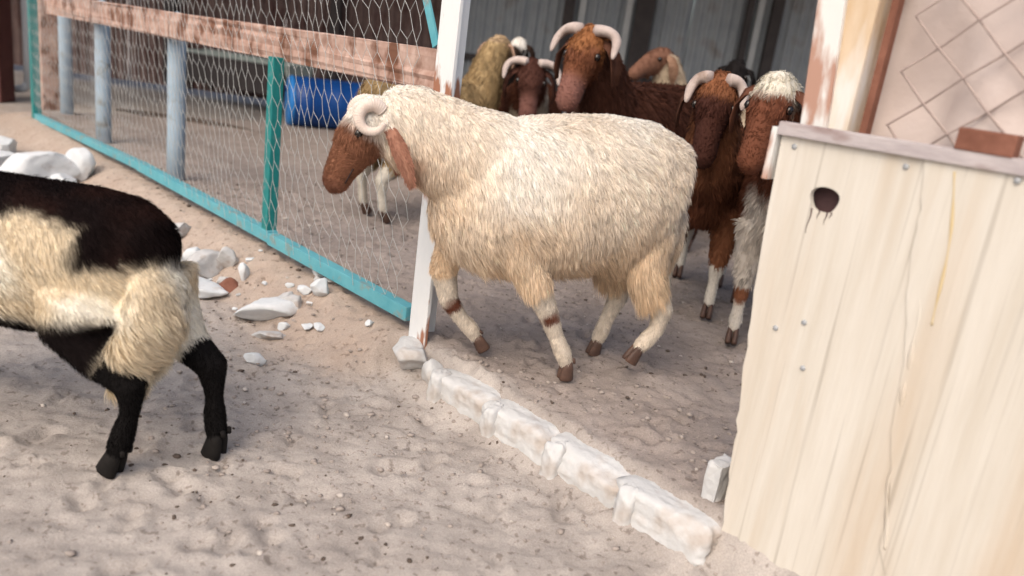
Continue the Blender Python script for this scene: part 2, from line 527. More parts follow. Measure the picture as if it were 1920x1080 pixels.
# ------------------------------------------------------------------ wire fence with teal frame
fence = empty('wire_fence', fp(2, .1))
tag(fence, 'teal steel framed chicken wire fence left of the pen doorway', 'fence')
fo = fence.location
def along(name, u0, u1, z, hh, hd, m, parent, out=0.0, off=fo, dz=0.0, bevel=.004, sub=0, rough=0):
    a, b = fp(u0, z, out), fp(u1, z + dz, out)
    return box_obj(name, (a + b) / 2, (b - a) / 2, EN * hd, EZ * hh, m, parent, bevel, off, sub=sub, rough=rough)
along('bottom_rail', .035, 1.0, .178, .024, .022, M_teal, fence, .006)
along('bottom_rail', 1.0, 2.5, .183, .024, .022, M_teal, fence, .004)
along('bottom_rail', 2.5, LF, .183, .022, .020, M_teal, fence, .002, dz=-.05)
along('top_rail', .04, LF, 2.02, .02, .02, M_teal, fence)
box_obj('post', fp(1.042, .525), EX * .024, EN * .022, EZ * .365, M_green, fence, .003, fo + EN * 0)
box_obj('post', fp(LF, 1.06), EX * .026, EN * .026, EZ * .94, M_green, fence, .003, fo)
# diagonal flat brace near the white post
a, b = fp(.035, 1.02, .012), fp(.36, 1.62, .012)
d = (b - a)
box_obj('brace', (a + b) / 2, d / 2, EN * .004, d.normalized().cross(EN) * .014, M_teal, fence, .001, fo)
# hexagonal wire netting, its twisted strands leaning
def hexnet(u0, u1, z0, z1, cw, ch, lean, out, jit=.0025):
    segs = []
    tw = ch * .26
    rows = int((z1 - z0) / (ch * .5)) + 2
    cols = int((u1 - u0 + abs(lean) * (z1 - z0)) / cw) + 6
    def J(i, j, e):
        h = math.sin(i * 127.1 + j * 311.7 + e * 74.7) * 43758.5453
        g = math.sin(i * 269.5 + j * 183.3 + e * 11.9) * 24634.6345
        return (h - math.floor(h) - .5) * 2 * jit, (g - math.floor(g) - .5) * 2 * jit
    def node(i, j, e):                         # e=0 lower end, 1 upper end of a twist
        uu = (i + (.5 if j % 2 else 0)) * cw
        zz = j * ch * .5 + (tw if e else 0)
        a_, b_ = J(i, j, e)
        return uu + a_ + lean * zz, z0 + zz + b_
    def ok(p): return u0 <= p[0] <= u1 and z0 <= p[1] <= z1
    ish = int(abs(lean) * (z1 - z0) / cw) + 2
    for j in range(rows):
        for i in range(-ish, cols):
            lo, hi = node(i, j, 0), node(i, j, 1)
            tgt = [(i, j + 1), (i - 1, j + 1)] if j % 2 == 0 else [(i, j + 1), (i + 1, j + 1)]
            e = [(lo, hi)] + [(hi, node(a_, b_, 0)) for a_, b_ in tgt]
            for p, q in e:
                if ok(p) and ok(q):
                    w1 = .018 * math.sin(p[0] * 3.1 + p[1] * 2.3) * math.sin(p[0] * 7.7 + 1); w2 = .018 * math.sin(q[0] * 3.1 + q[1] * 2.3) * math.sin(q[0] * 7.7 + 1)
                    segs.append((fp(p[0], p[1], out + w1) - fo, fp(q[0], q[1], out + w2) - fo))
    return segs
segs = hexnet(.03, LF - .02, .18, 2.0, .058, .160, .30, .040, .008)
tag(link('wire_netting', tubes('wire_netting', segs, .00095, 4), M_wire, fence), kind='stuff')

# rusty beam on blue-grey pipes, just inside the fence
br = empty('barrier', fp(1.9, .1, -.1))
tag(br, 'peeling rust-pink beam on blue-grey pipe posts behind the fence wire', 'barrier')
bo = br.location
along('beam', .05, LF - .12, .945, .062, .03, M_rustbeam, br, -.075, bo, dz=-.035, bevel=.008, sub=5, rough=.003)
for u in (2.43, 3.62):
    q = fp(u, 0, -.155) - bo
    me = loft_mesh('pipe_post', [([(q.x, q.y, z, .046, .046) for z in (.02 , .3, .6, .87)], (1, 0, 0), 20)])
    link('pipe_post', me, M_bluegrey, br)

# items behind the far left corner
o = box_obj('timber_post', (0, 0, 1.0), EX * .07, EN * .06, EZ * 1.0, M_rustbeam, None, .01, loc=(-3.72, 6.16, FLOOR))
tag(o, 'brown timber post inside the pen near its far left corner', 'post')
q = (-3.53, 6.07, FLOOR)
o = link('pipe_post', loft_mesh('pipe_post', [([(0, 0, z, .045, .045) for z in (0, .5, 1., 2.0)], (1, 0, 0), 16)]), M_bluegrey, None, q)
tag(o, 'slim blue-grey pipe beside the brown timber post at far left', 'post')
o = box_obj('steel_column', (0, 0, 1.4), (.16, 0, 0), (0, .1, 0), (0, 0, 1.4), M_maroon, None, .01, loc=(-4.78, 7.05, 0))
tag(o, 'dark maroon steel column at the far left edge of the yard', 'column')
o = link('drain_pipe', loft_mesh('drain_pipe', [([(0, 0, .12, .04, .04), (0, 0, .5, .035, .035), (0, 0, 2.2, .035, .035)], (1, 0, 0), 14),
     ([(0, 0, .16, .036, .036), (-.04, -.02, .10, .036, .036), (-.10, -.04, .09, .034, .034)], (0, 0, 1), 14)]), M_flash, None, (-4.62, 7.35, 0))
tag(o, 'pale upright drain pipe beside the maroon column', 'pipe')
o = empty('storage_bin', (-3.9, 6.9, 0))

bpy.data.objects.remove(o)

# ------------------------------------------------------------------ doorway posts
def angle_post(name, base, z0, z1, w, th, m, label, d1, d2):
    r = empty(name, base)
    tag(r, label, 'door post')
    box_obj('flange', d1 * (w / 2) + EZ * (z0 + z1) / 2, d1 * (w / 2), d2 * th, EZ * (z1 - z0) / 2, m, r, .002)
    box_obj('flange', d2 * (w / 2 + th) + d1 * th + EZ * (z0 + z1) / 2, d2 * (w / 2), d1 * th, EZ * (z1 - z0) / 2, m, r, .002)
    return r
angle_post('door_post', fp(.0, 0, .03), .03, 2.3, .085, .006, M_whitepost, 'white painted steel angle post, rust showing, between fence and doorway', EX, -EN)
# right hand side: white post, weathered timber, link mesh, tarpaulin, plywood
def rp(x, z, s=FS):                             # point on the doorway line by its x
    return Vector((x, s - x, z))
dp = angle_post('door_post', rp(.594, 0, 2.175), .0, 2.3, .055, .006, M_doorpost, 'white doorway post with stained peeling paint above the plywood board', EX, -EN)
dp.rotation_mode = 'QUATERNION'
dp.rotation_quaternion = Matrix.Rotation(math.atan(.095), 3, EN).to_quaternion()
o = box_obj('timber_post', (0, 0, 1.15), EX * .032, EN * .03, EZ * 1.15, M_rawpost, None, .006, loc=rp(.596, 0, 2.225))
tag(o, 'raw yellowish timber post right of the white doorway post', 'post')
o = box_obj('steel_strip', (0, 0, 1.15), EX * .007, EN * .012, EZ * 1.15, M_rust, None, .002, loc=rp(.636, 0, 2.232))
tag(o, 'narrow rust-brown steel strip beside the raw timber post', 'strip')

def tarp():
    nu, nz = 70, 70
    V = []
    for i in range(nu + 1):
        for j in range(nz + 1):
            z = .55 + 1.65 * j / nz
            left = .612 + (z - .95) * .13
            x = left + (1.75 - left) * i / nu
            q = rp(x, z, 2.29)
            V.append((q.x, q.y, q.z))
    V = np.array(V)
    nn = noise3(V * np.array([5, 5, 3.])) * .05 + noise3(V * np.array([13, 13, 8.])) * .020 + noise3(V * np.array([30, 30, 14.])) * .005
    V += np.outer(nn, np.array(EN))
    Q = [(i * (nz + 1) + j, (i + 1) * (nz + 1) + j, (i + 1) * (nz + 1) + j + 1, i * (nz + 1) + j + 1) for i in range(nu) for j in range(nz)]
    base = rp(.9, .55, 2.29)
    me = fast_mesh('tarpaulin', V - np.array(base), [(4, Q)], True)
    o = link('tarpaulin', me, M_tarp, None, base)
    md = o.modifiers.new('thickness', 'SOLIDIFY'); md.thickness = .003
    tag(o, 'pinkish grey tarpaulin hung behind diamond link mesh at right', 'tarpaulin')
tarp()
def linkmesh():
    base = rp(.9, .9, 2.24)
    segs = []
    cell = .054
    for i in range(-60, 60):
        for sgn in (1, -1):
            prev = None
            for j in range(0, 44):
                x = .9 + (i * 2 + (j if sgn > 0 else -j)) * cell * .72
                z = .80 + j * cell * .92
                off = .006 * (1 if (j % 2) == (0 if sgn > 0 else 1) else -1)
                q = rp(x, z, 2.245) + EN * off
                if x < .66 or x > 1.7 or z > 2.2: prev = None; continue
                if prev is not None: segs.append((prev - base, q - base))
                prev = q
    o = link('link_mesh', tubes('link_mesh', segs, .0023, 5), M_linkwire, None, base)
    tag(o, 'old brownish diamond link mesh stretched over the tarpaulin', 'mesh')
linkmesh()

# plywood hoarding
hoard = empty('plywood_hoarding', rp(.85, 0, 2.10))
tag(hoard, 'pale weathered plywood hoarding closing the doorway right side', 'hoarding')
ho = hoard.location
def ply_board(outline, hole, s, th, m, name='plywood_board'):
    bm = bmesh.new()
    def loop(pts):
        vs = [bm.verts.new(rp(x, z, s) - ho) for x, z in pts]
        return [bm.edges.new((vs[i], vs[(i + 1) % len(vs)])) for i in range(len(vs))]
    es = loop(outline)
    if hole: es += loop(hole)
    r = bmesh.ops.triangle_fill(bm, edges=es, use_beauty=True, use_dissolve=False)
    fs = [g for g in r['geom'] if isinstance(g, bmesh.types.BMFace)]
    ex = bmesh.ops.extrude_face_region(bm, geom=fs)
    vs = [g for g in ex['geom'] if isinstance(g, bmesh.types.BMVert)]
    bmesh.ops.translate(bm, verts=vs, vec=-EN * th)
    return link(name, bm_mesh(name, bm), m, hoard)
# board one: left edge leans, ragged foot, knot hole
def jag(x0, z0, x1, z1, n, amp, sm=.4):
    out, v = [], 0
    for i in range(n + 1):
        f = i / n
        v = v * sm + random.gauss(0, amp)
        out.append((x0 + (x1 - x0) * f, z0 + (z1 - z0) * f + v))
    return out
XL, XS, XR = .486, .668, 1.32
left = [(XL, .955), (XL + .004, .80), (XL + .010, .66)] + [(XL + .010 + .042 * f + random.gauss(0, .0012), .66 - .62 * f) for f in np.linspace(.04, 1, 26)]
foot = jag(XL + .054, -.02, XS + .14, -.01, 44, .005)
right = [(XS + .13, .40), (XS + .08, .70), (XS + .04, .963)]
hx, hz = .567, .848
hole = [(hx + .0205 * math.cos(a) * (1 + .08 * math.sin(3 * a)), hz + .027 * math.sin(a) * (1 + .1 * math.cos(2 * a))) for a in np.linspace(0, 2 * math.pi, 28, endpoint=False)]
board1 = ply_board(left + foot + right, hole, 2.10, .014, M_ply)
left2 = [(XS + .007 + .083 * ((.965 - z) / .72) + .003 * math.sin(z * 23) + random.gauss(0, .0008), z) for z in np.linspace(.965, .24, 40)]
foot2 = [(XS + .103, .20), (XS + .108, .12), (XS + .115, .04)] + jag(XS + .12, -.01, XR, -.02, 60, .006)
board2 = ply_board(left2 + foot2 + [(XR, .975)], None, 2.094, .0075, M_ply)
# lifted veneer strips at the foot
for i in range(5):
    x = random.uniform(XL + .07, XR - .35); z0 = random.uniform(.0, .06) ; h = random.uniform(.10, .26); w = random.uniform(.005, .010)
    if x > XS: continue
    pts = []
    for f in np.linspace(0, 1, 7):
        pts.append(tuple(rp(x - .06 * h * f + .004 * math.sin(f * 3 + i), z0 + h * f, 2.10) + EN * (.0006 + .007 * (1 - f) ** 2) - ho) + (.0010, w * (1 - .85 * f)))
    link('veneer_strip', loft_mesh('veneer_strip', [(pts, tuple(EX), 8, .1)]), M_ply, board1 if x < XS else board2)
# dark runs below the knot hole
for dx, l0 in ((-.014, .050), (-.003, .018), (.008, .026), (.014, .012)):
    pts = [tuple(rp(hx + dx + .001 * math.sin(i), hz - .020 - l0 * i / 6, 2.10) + EN * .0004 - ho) + (.0018 * (1 - i / 7), .0006) for i in range(7)]
    link('rust_run', loft_mesh('rust_run', [(pts, tuple(EN), 6, .1)]), M_rustdark, board1)
# bead of hardened filler along the seam
def bead():
    pts, hint = [], tuple(EN)
    zs = np.linspace(.72, .24, 60)
    for i, z in enumerate(zs):
        x = XS + .046 + (.70 - z) * .093 + .003 * math.sin(z * 31) + .006 * noise3(np.array([[z * 9, 4.2, 1.1]]))[0]
        r = .0012 + .008 * abs(noise3(np.array([[z * 14, 2.2, 1.1]]))[0]) + .007 * max(0, noise3(np.array([[z * 6, 8.2, 4.1]]))[0])
        pts.append(tuple(rp(x + .006, z, 2.10) + EN * .002 - ho) + (r * 1.3, r))
    link('filler_bead', loft_mesh('filler_bead', [(pts, hint, 10)]), M_ply, hoard)
bead()
# dried yellow resin run
pts = []
for z in np.linspace(.945, .68, 30):
    pts.append(tuple(rp(.715 + (.951 - z) * .10 + .004 * math.sin(z * 17), z, 2.094) + EN * .0006 - ho) + (.0022 + .001 * math.sin(z * 60), .0007))
M_resin = mat('resin', (.56, .44, .24), (.62, .52, .34), 20, .4, .1)
link('resin_run', loft_mesh('resin_run', [(pts, tuple(EN), 8)]), M_resin, board2)
# screws
for x, z in ((.508, .935), (.660, .938), (.781, .950), (.543, .575), (.582, .606), (.596, .516)):
    q = rp(x, z, 2.10 if x < XS else 2.092) + EN * .001 - ho
    link('screw', loft_mesh('screw', [([tuple(q - EN * .002) + (.0055, .0055), tuple(q + EN * .0012) + (.0055, .0055), tuple(q + EN * .0022) + (.0035, .0035)], (0, 0, 1), 12, .1)]), M_screw, board1 if x < XS else board2)
# weathered batten along the top and a pale channel round the corner
q = (rp(XL - .004, .966, 2.100) + rp(XR, .980, 2.100)) / 2
box_obj('top_batten', q, (rp(XR, .980) - rp(XL - .004, .966)) / 2, EN * .012, EZ * .013, M_batten, hoard, .003, ho)
q = rp(XL - .006, .915, 2.105)
box_obj('edge_channel', q, EX * .006, EN * .016, EZ * .052, M_doorpost, hoard, .002, ho)
# plate behind the knot hole
box_obj('backing_plate', rp(.578, .84, 2.15), EX * .06, EN * .004, EZ * .07, M_rustdark, hoard, .002, ho)
o = box_obj('steel_bracket', (0, 0, .018), EX * .045, EN * .018, EZ * .018, M_rust, None, .003, loc=rp(.745, .983, 2.105))
tag(o, 'short rust-red steel block lying on the top batten', 'bracket')
o = box_obj('stone_slab', (0, 0, .05), EX * .02, EN * .035, EZ * .06, M_kerb, None, .008, loc=rp(.535, FLOOR - .02, 2.20), sub=2, rough=.002)
tag(o, 'small white slab standing against the inner foot of the plywood', 'slab')

# ------------------------------------------------------------------ white stones of the door sill and rubble
_ico = {}
def stone(name, loc, dims, m, label, cat='stone', group=None, rz=0, seed=0, tilt=(0, 0), sharp=.35, parent=None, boxy=0.0):
    bm = bmesh.new()
    bmesh.ops.create_icosphere(bm, subdivisions=4, radius=1.0)
    P = np.array([v.co[:] for v in bm.verts])
    g = np.random.default_rng(seed + 5)
    if boxy:
        q = np.abs(P) ** (2 + 6 * boxy)
        P = P / (q.sum(1) ** (1 / (2 + 6 * boxy)))[:, None]
        k, lo, hi = 6, 1.0, 1.25
    else:
        k, lo, hi = 15, .42, .85
    for _ in range(k):
        nrm = unit_(g.normal(size=3)); d_ = g.uniform(lo, hi)
        ex_ = P @ nrm - d_
        P = P - np.outer(np.clip(ex_, 0, None) * .92, nrm)
    nn = noise3(P * 1.1 + seed * 3.7) * (.05 if boxy else .13) + noise3(P * np.array([9, 3, 3.]) + seed) * (.05 if boxy else 0) + noise3(P * 2.7 + seed * 1.3) * .06 + noise3(P * 6 + seed) * .035 + noise3(P * 13 + seed) * .018
    P = P * (1 + nn)[:, None] * np.array(dims)
    for v, p in zip(bm.verts, P): v.co = p
    me = bm_mesh(name, bm, True)
    o = link(name, me, m, parent, loc)
    o.rotation_euler = (tilt[0], tilt[1], rz)
    if parent is None: tag(o, label, cat, group)
    return o
def unit_(v): return np.asarray(v) / np.linalg.norm(v)
RZF = math.atan2(EX.y, EX.x)
sill = [(.06, .075, .055, 'rounded white stone lump at the foot of the left door post'),
        (.285, .118, .06, 'first pale sill block beside the rounded lump'),
        (.53, .120, .062, 'second pale sill block, dark soil showing under its lower edge'),
        (.775, .120, .063, 'third pale sill block, a dark curved crack at its left end'),
        (1.015, .118, .064, 'fourth pale sill block, nearest the plywood hoarding')]
for i, (u, L, h, lab) in enumerate(sill):
    c = rp(-.285 + u / math.sqrt(2), .055 if i else .07, 2.085 if i else 2.09)
    g = 'white blocks along the doorway sill'
    if i == 0:
        stone('sill_stone', (c.x - .04, c.y + .02, .075), (.085, .075, .085), M_kerb, lab, 'stone', g, RZF, 3, sharp=.5)
        stone('sill_stone', (c.x + .05, c.y - .075, .05), (.065, .06, .08), M_kerb, 'small white stone wedged between the rounded lump and first sill block', 'stone', g, RZF, 8, sharp=.5)
        continue
    r = empty('sill_block', (c.x, c.y, .052), RZF)
    tag(r, lab, 'block', g)
    b = stone('slab', (0, 0, 0), (L * 1.13, .058, .050), M_kerb, None, seed=10 + i, parent=r, boxy=1.0, tilt=(random.uniform(-.05, .05), random.uniform(-.04, .04)))
    f = stone('end_fin', (-L + .034, -.042, -.016), (.026, .034, .066), M_kerb, None, seed=20 + i, parent=r, boxy=.7, tilt=(random.uniform(-.08, .08), 0))
rub = [ # px ground position, half dims, material, label
    ((-.862, 2.66), (.085, .05, .050), M_scrap, 'largest white rubble chunk lying alone below the fence', .3),
    ((-.80, 2.72), (.035, .03, .035), M_chip, 'grey stone leaning against the largest white chunk', 1.1),
    ((-.765, 2.69), (.028, .025, .03), M_chip, 'small grey stone at the right end of the largest white chunk', .4),
    ((-.680, 2.72), (.030, .026, .040), M_scrap, 'white upright chunk right of the largest rubble chunk', .2),
    ((-.770, 2.30), (.026, .020, .026), M_scrap, 'small white chip nearest the camera beside the black leg', .7),
    ((-.80, 2.53), (.05, .03, .016), M_chip, 'flat greyish stone half sunk in front of the largest white chunk', .1),
    ((-1.30, 3.10), (.035, .03, .05), M_scrap, 'upright white stone at the top of the rubble heap', .5),
    ((-1.22, 3.05), (.05, .04, .045), M_chip, 'grey rubble lump beside the upright white stone', 1.3),
    ((-1.15, 3.08), (.03, .03, .045), M_chip, 'grey pointed stone on the right of the rubble heap', .9),
    ((-1.20, 2.84), (.075, .04, .035), M_scrap, 'flat white stone at the bottom of the rubble heap', .2),
    ((-1.08, 2.90), (.028, .022, .028), M_rust, 'dark reddish stone in the rubble heap', .2),
    ((-1.04, 2.96), (.014, .014, .035), M_scrap, 'thin white splinter right of the dark reddish stone', .2),
    ((-1.36, 2.97), (.04, .035, .04), M_scrap, 'white lump on the left of the rubble heap', .7),
    ((-.745, 2.92), (.022, .02, .035), M_scrap, 'pale pebble leaning on the bank above the white chunks', .4),
    ((-.655, 2.84), (.03, .02, .022), M_chip, 'pinkish grey pebble behind the upright white chunk', .4),
    ((-1.52, 3.42), (.05, .04, .04), M_chip, 'grey stone on the bank behind the black sheep rump', .4),
    ((-1.72, 3.44), (.02, .018, .022), M_scrap, 'tiny white stone just above the black sheep back', .4),
]
for i, ((x, y), dm, m, lab, rz) in enumerate(rub):
    k_ = 2.0 if x < -1.0 else 1.6
    dm = (dm[0] * k_, dm[1] * k_, dm[2] * k_ * .72)
    stone('rubble_stone', (x, y, GZ(x, y) + dm[2] * .55), dm, m, lab, 'stone', 'rubble along the fence foot', rz, 40 + i * 3, sharp=.45)
for i in range(34):
    if i < 22: x, y = random.gauss(-1.2, .17), random.gauss(2.98, .13)
    else: x, y = random.gauss(-.78, .13), random.gauss(2.68, .12)
    r_ = random.uniform(.010, .026)
    stone('rubble_chip', (x, y, GZ(x, y) + r_ * .35), (r_ * random.uniform(.9, 1.6), r_, r_ * random.uniform(.5, .9)), M_scrap if i % 3 else M_chip,
          ('small %s chip in the rubble heap behind the dark rump' if i < 22 else 'small %s chip beside the largest white chunk') % ('white' if i % 3 else 'grey'), 'stone', 'small chips of rubble', random.random() * 6, 300 + i)
# white plaster heap at the far left
heap = [((-2.62, 4.22), (.26, .17, .15), 'big white plaster boulder in the heap by the fence corner'),
        ((-2.98, 4.35), (.16, .10, .10), 'white plaster chunk on the left flank of the heap'),
        ((-2.36, 4.02), (.10, .08, .08), 'white plaster chunk on the right end of the heap'),
        ((-2.75, 3.95), (.16, .08, .07), 'dirty white slab lying in front of the plaster heap'),
        ((-3.25, 4.85), (.20, .12, .07), 'flat pale bluish slab behind the plaster heap'),
        ((-2.45, 4.32), (.09, .08, .12), 'white plaster lump leaning on the big boulder')]
for i, ((x, y), dm, lab) in enumerate(heap):
    stone('plaster_chunk', (x, y, GZ(x, y) + dm[2] * .6), dm, M_scrap, lab, 'rubble', 'white plaster heap', .6 * i, 100 + i * 5, sharp=.5)

# ------------------------------------------------------------------ barrel and trough in the pen
def barrel():
    c = Vector((-1.80, 7.35, FLOOR))
    r = empty('barrel', c, math.radians(24))
    tag(r, 'blue plastic drum lying on its side inside the pen', 'barrel')
    R = .215
    prof = [(-.42, R * .93), (-.405, R), (-.30, R), (-.285, R * 1.035), (-.26, R * 1.035), (-.245, R), (-.02, R), (0, R * 1.03), (.02, R), (.245, R), (.26, R * 1.035), (.285, R * 1.035), (.30, R), (.405, R), (.42, R * .93)]
    link('drum_body', loft_mesh('drum_body', [([(x, 0, R, a, a) for x, a in prof], (0, 0, 1), 32, .02)]), M_barrel, r)
    dh = link('drum_head', loft_mesh('drum_head', [([(-.432, 0, R, R * .90, R * .90), (-.425, 0, R, R * .97, R * .97), (-.40, 0, R, R * 1.02, R * 1.02), (-.385, 0, R, R * 1.02, R * 1.02)], (0, 0, 1), 32, .01)]), M_barrelend, r)
    link('bung', loft_mesh('bung', [([(-.445, .08, R + .1, .03, .03), (-.43, .08, R + .1, .03, .03)], (0, 0, 1), 16, .05)]), M_barrel, dh)
barrel()
def trough():
    r = empty('feed_trough', (-3.25, 9.0, FLOOR), math.radians(-20))
    tag(r, 'grey-green metal feed trough on legs in the dim back of pen', 'trough')
    bm = bmesh.new()
    n = 10
    prof = [(.22 * math.cos(a), .42 + .2 * (math.sin(a) + 0)) for a in np.linspace(math.pi, 2 * math.pi, n)]
    prof2 = [(.205 * math.cos(a), .42 + .185 * math.sin(a)) for a in np.linspace(2 * math.pi, math.pi, n)]
    pr = prof + prof2
    rings = [[bm.verts.new((x, p_[0], p_[1])) for p_ in pr] for x in (-.75, .75)]
    m_ = len(pr)
    for i in range(m_):
        bm.faces.new((rings[0][i], rings[0][(i + 1) % m_], rings[1][(i + 1) % m_], rings[1][i]))
    link('trough_bowl', bm_mesh('trough_bowl', bm), M_trough, r)
    for x in (-.74, .74):
        box_obj('end_plate', (x, 0, .34), (.006, 0, 0), (0, .21, 0), (0, 0, .09), M_trough, r, .004)
    for y in (-.225, .225):
        box_obj('rim', (0, y, .425), (.77, 0, 0), (0, .015, 0), (0, 0, .015), M_trough, r, .004)
    for y in (-.215, .215):
        box_obj('shade_board', (0, y, .25), (.70, 0, 0), (0, .008, 0), (0, 0, .155), M_column, r, .003)  # dark boards stand in for the deep shadow beneath the trough
    for x in (-.6, .6):
        for y in (-.16, .16):
            box_obj('leg', (x, y, .16), (.02, 0, 0), (0, .02, 0), (0, 0, .16), M_column, r, .003)
trough()
o = stone('dark_ridge', (-2.75, 6.6, FLOOR - .01), (.9, .10, .03), M_dung, 'low dark ridge across the pen floor', 'ridge', None, math.radians(-10), 77, sharp=.5)  # long flat dark mound across the floor

# ------------------------------------------------------------------ sheep
def lerp(a, b, t): return np.asarray(a) + (np.asarray(b) - np.asarray(a)) * t

def body_from(parts, voxel, smooth_it):
    me = loft_mesh('tmp', parts)
    o = bpy.data.objects.new('tmp', me)
    COL.objects.link(o)
    r = o.modifiers.new('r', 'REMESH'); r.mode = 'VOXEL'; r.voxel_size = voxel; r.use_smooth_shade = True
    s = o.modifiers.new('s', 'SMOOTH'); s.factor = .5; s.iterations = smooth_it
    dg = bpy.context.evaluated_depsgraph_get()
    out = bpy.data.meshes.new_from_object(o.evaluated_get(dg))
    bpy.data.objects.remove(o); bpy.data.meshes.remove(me)
    out.materials.clear()
    return out

def seg_dist(P, a, b, ra, rb):
    a, b = np.asarray(a, float), np.asarray(b, float)
    d = b - a
    t = np.clip(((P - a) @ d) / (d @ d + 1e-12), 0, 1)
    q = a + t[:, None] * d
    return np.linalg.norm(P - q, axis=1) - (ra + (rb - ra) * t), t

def unit(v):
    v = np.asarray(v, float); return v / (np.linalg.norm(v, axis=-1, keepdims=True) + 1e-9)

HEAD = [(-.035, .030, .034, 0), (-.015, .046, .050, 0), (.02, .056, .060, 0), (.06, .056, .062, .002), (.10, .046, .057, .007), (.14, .038, .047, .007),
        (.18, .036, .042, .003), (.205, .037, .039, -.001), (.226, .033, .033, -.004), (.239, .022, .023, -.006)]

def make_sheep(label, loc, rz, sp):
    """sp: dict(torso, neck, head, legs, tail, ears, horns, coat, wool)"""
    root = empty('sheep', loc, rz)
    tag(root, label, 'sheep', sp.get('group'))
    sc = sp.get('scale', 1.0)
    root.scale = (sc, sc, sc)
    parts, bones = [], []
    T = [(x, y, z, rw, rh) for x, y, z, rw, rh in sp['torso']]
    parts.append((T, (0, 0, 1), 24, .5))
    for a, b in zip(T[:-1], T[1:]): bones.append(('torso', a[:3], b[:3], (a[3] + a[4]) / 2, (b[3] + b[4]) / 2))
    N = sp['neck']
    parts.append((N, (1, 0, .6), 18, .5))
    for a, b in zip(N[:-1], N[1:]): bones.append(('neck', a[:3], b[:3], (a[3] + a[4]) / 2, (b[3] + b[4]) / 2))
    # head
    hp, hd, hs = np.array(sp['head'][0], float), unit(sp['head'][1]), sp['head'][2]
    hside = unit(np.cross((0, 0, 1), hd)) if abs(hd[2]) < .98 else np.array([0, 1., 0])
    if len(sp['head']) > 3: hside = unit(np.array(sp['head'][3], float) - hd * np.dot(sp['head'][3], hd))
    hup = np.cross(hd, hside)
    def H(t, sdv=0, upv=0): return hp + (hd * t + hside * sdv + hup * upv) * hs
    HS = [tuple(H(t, 0, u)) + (rw * hs, rh * hs) for t, rw, rh, u in HEAD]
    parts.append((HS, tuple(hup), 18, .5))
    # jaw and brow
    parts.append(([tuple(H(.02, 0, -.03)) + (.036 * hs, .034 * hs), tuple(H(.08, 0, -.036)) + (.034 * hs, .030 * hs), tuple(H(.15, 0, -.026)) + (.026 * hs, .022 * hs), tuple(H(.205, 0, -.016)) + (.022 * hs, .018 * hs)], tuple(hup), 12, .5))
    for sg in (1, -1):
        parts.append(([tuple(H(.035, sg * .040, .022)) + (.018 * hs, .016 * hs), tuple(H(.075, sg * .042, .022)) + (.016 * hs, .014 * hs)], tuple(hup), 8, .6))
    bones.append(('head', H(-.02), H(.08), .055 * hs, .055 * hs)); bones.append(('face', H(.08), H(.22), .05 * hs, .03 * hs))
    for nm, L in sp['legs'].items():
        secs = [(p[0], p[1], p[2], p[3] * (p[4] if len(p) > 4 else 1), p[3]) for p in L]
        parts.append((secs, (1, 0, 0), 12, .3))
        for i, (a, b) in enumerate(zip(L[:-1], L[1:])):
            bones.append((('upper_' if i < sp.get('upper', 2) else 'leg_') + nm, a[:3], b[:3], a[3], b[3]))
    if sp.get('tail'):
        parts.append((sp['tail'], (1, 0, .2), 14, .6))
        for a, b in zip(sp['tail'][:-1], sp['tail'][1:]): bones.append(('tail', a[:3], b[:3], (a[3] + a[4]) / 2, (b[3] + b[4]) / 2))
    for e in sp.get('extra', []): parts.append(e)
    me = body_from(parts, sp.get('voxel', .011), sp.get('smooth', 5))
    nv = len(me.vertices)
    V = np.empty(nv * 3, np.float32); me.vertices.foreach_get('co', V); V = V.reshape(-1, 3).astype(float)
    Nn = np.empty(nv * 3, np.float32); me.vertices.foreach_get('normal', Nn); Nn = Nn.reshape(-1, 3).astype(float)
    best = np.full(nv, 1e9); tagi = np.zeros(nv, int)
    names = []
    for k, (nm, a, b, ra, rb) in enumerate(bones):
        d_, t_ = seg_dist(V, a, b, ra, rb)
        if nm not in names: names.append(nm)
        m_ = d_ < best
        best[m_] = d_[m_]; tagi[m_] = names.index(nm)
    tags = np.array(names)[tagi]
    ctx = dict(V=V, N=Nn, tags=tags, H=H, noise=lambda f, o=0: noise3(V * f + o))
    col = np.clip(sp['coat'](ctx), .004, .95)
    # wool length by region
    Ln = np.zeros(nv); dens = np.ones(nv); lift = np.full(nv, .22)
    wl = sp['wool']
    for nm in names:
        m_ = tags == nm
        if nm == 'torso': Ln[m_] = wl['len']
        elif nm == 'neck': Ln[m_] = wl['len'] * wl.get('neck', .9)
        elif nm == 'tail': Ln[m_] = wl['len'] * wl.get('tail', 1.0)
        elif nm == 'head': Ln[m_] = .022; dens[m_] = 1.2; lift[m_] = .3
        elif nm == 'face': Ln[m_] = .013; dens[m_] = 1.8; lift[m_] = .12
        elif nm.startswith('upper'): Ln[m_] = wl['len'] * .7
        else: Ln[m_] = .012; dens[m_] = 1.4; lift[m_] = .15
    if 'lenfn' in sp: Ln, dens, lift = sp['lenfn'](ctx, Ln, dens, lift)
    # soften length steps over the mesh
    ne = len(me.edges); E_ = np.empty(ne * 2, np.int32); me.edges.foreach_get('vertices', E_); E_ = E_.reshape(-1, 2)
    deg = np.bincount(E_.ravel(), minlength=nv).clip(1)
    for _ in range(4):
        acc = np.bincount(E_[:, 0], Ln[E_[:, 1]], nv) + np.bincount(E_[:, 1], Ln[E_[:, 0]], nv)
        Ln = .4 * Ln + .6 * acc / deg
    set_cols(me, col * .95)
    me.update()
    body = link('body', me, M_hide, root)
    # ---- wool strands
    me.calc_loop_triangles()
    nt_ = len(me.loop_triangles); TI = np.empty(nt_ * 3, np.int32); me.loop_triangles.foreach_get('vertices', TI); TI = TI.reshape(-1, 3)
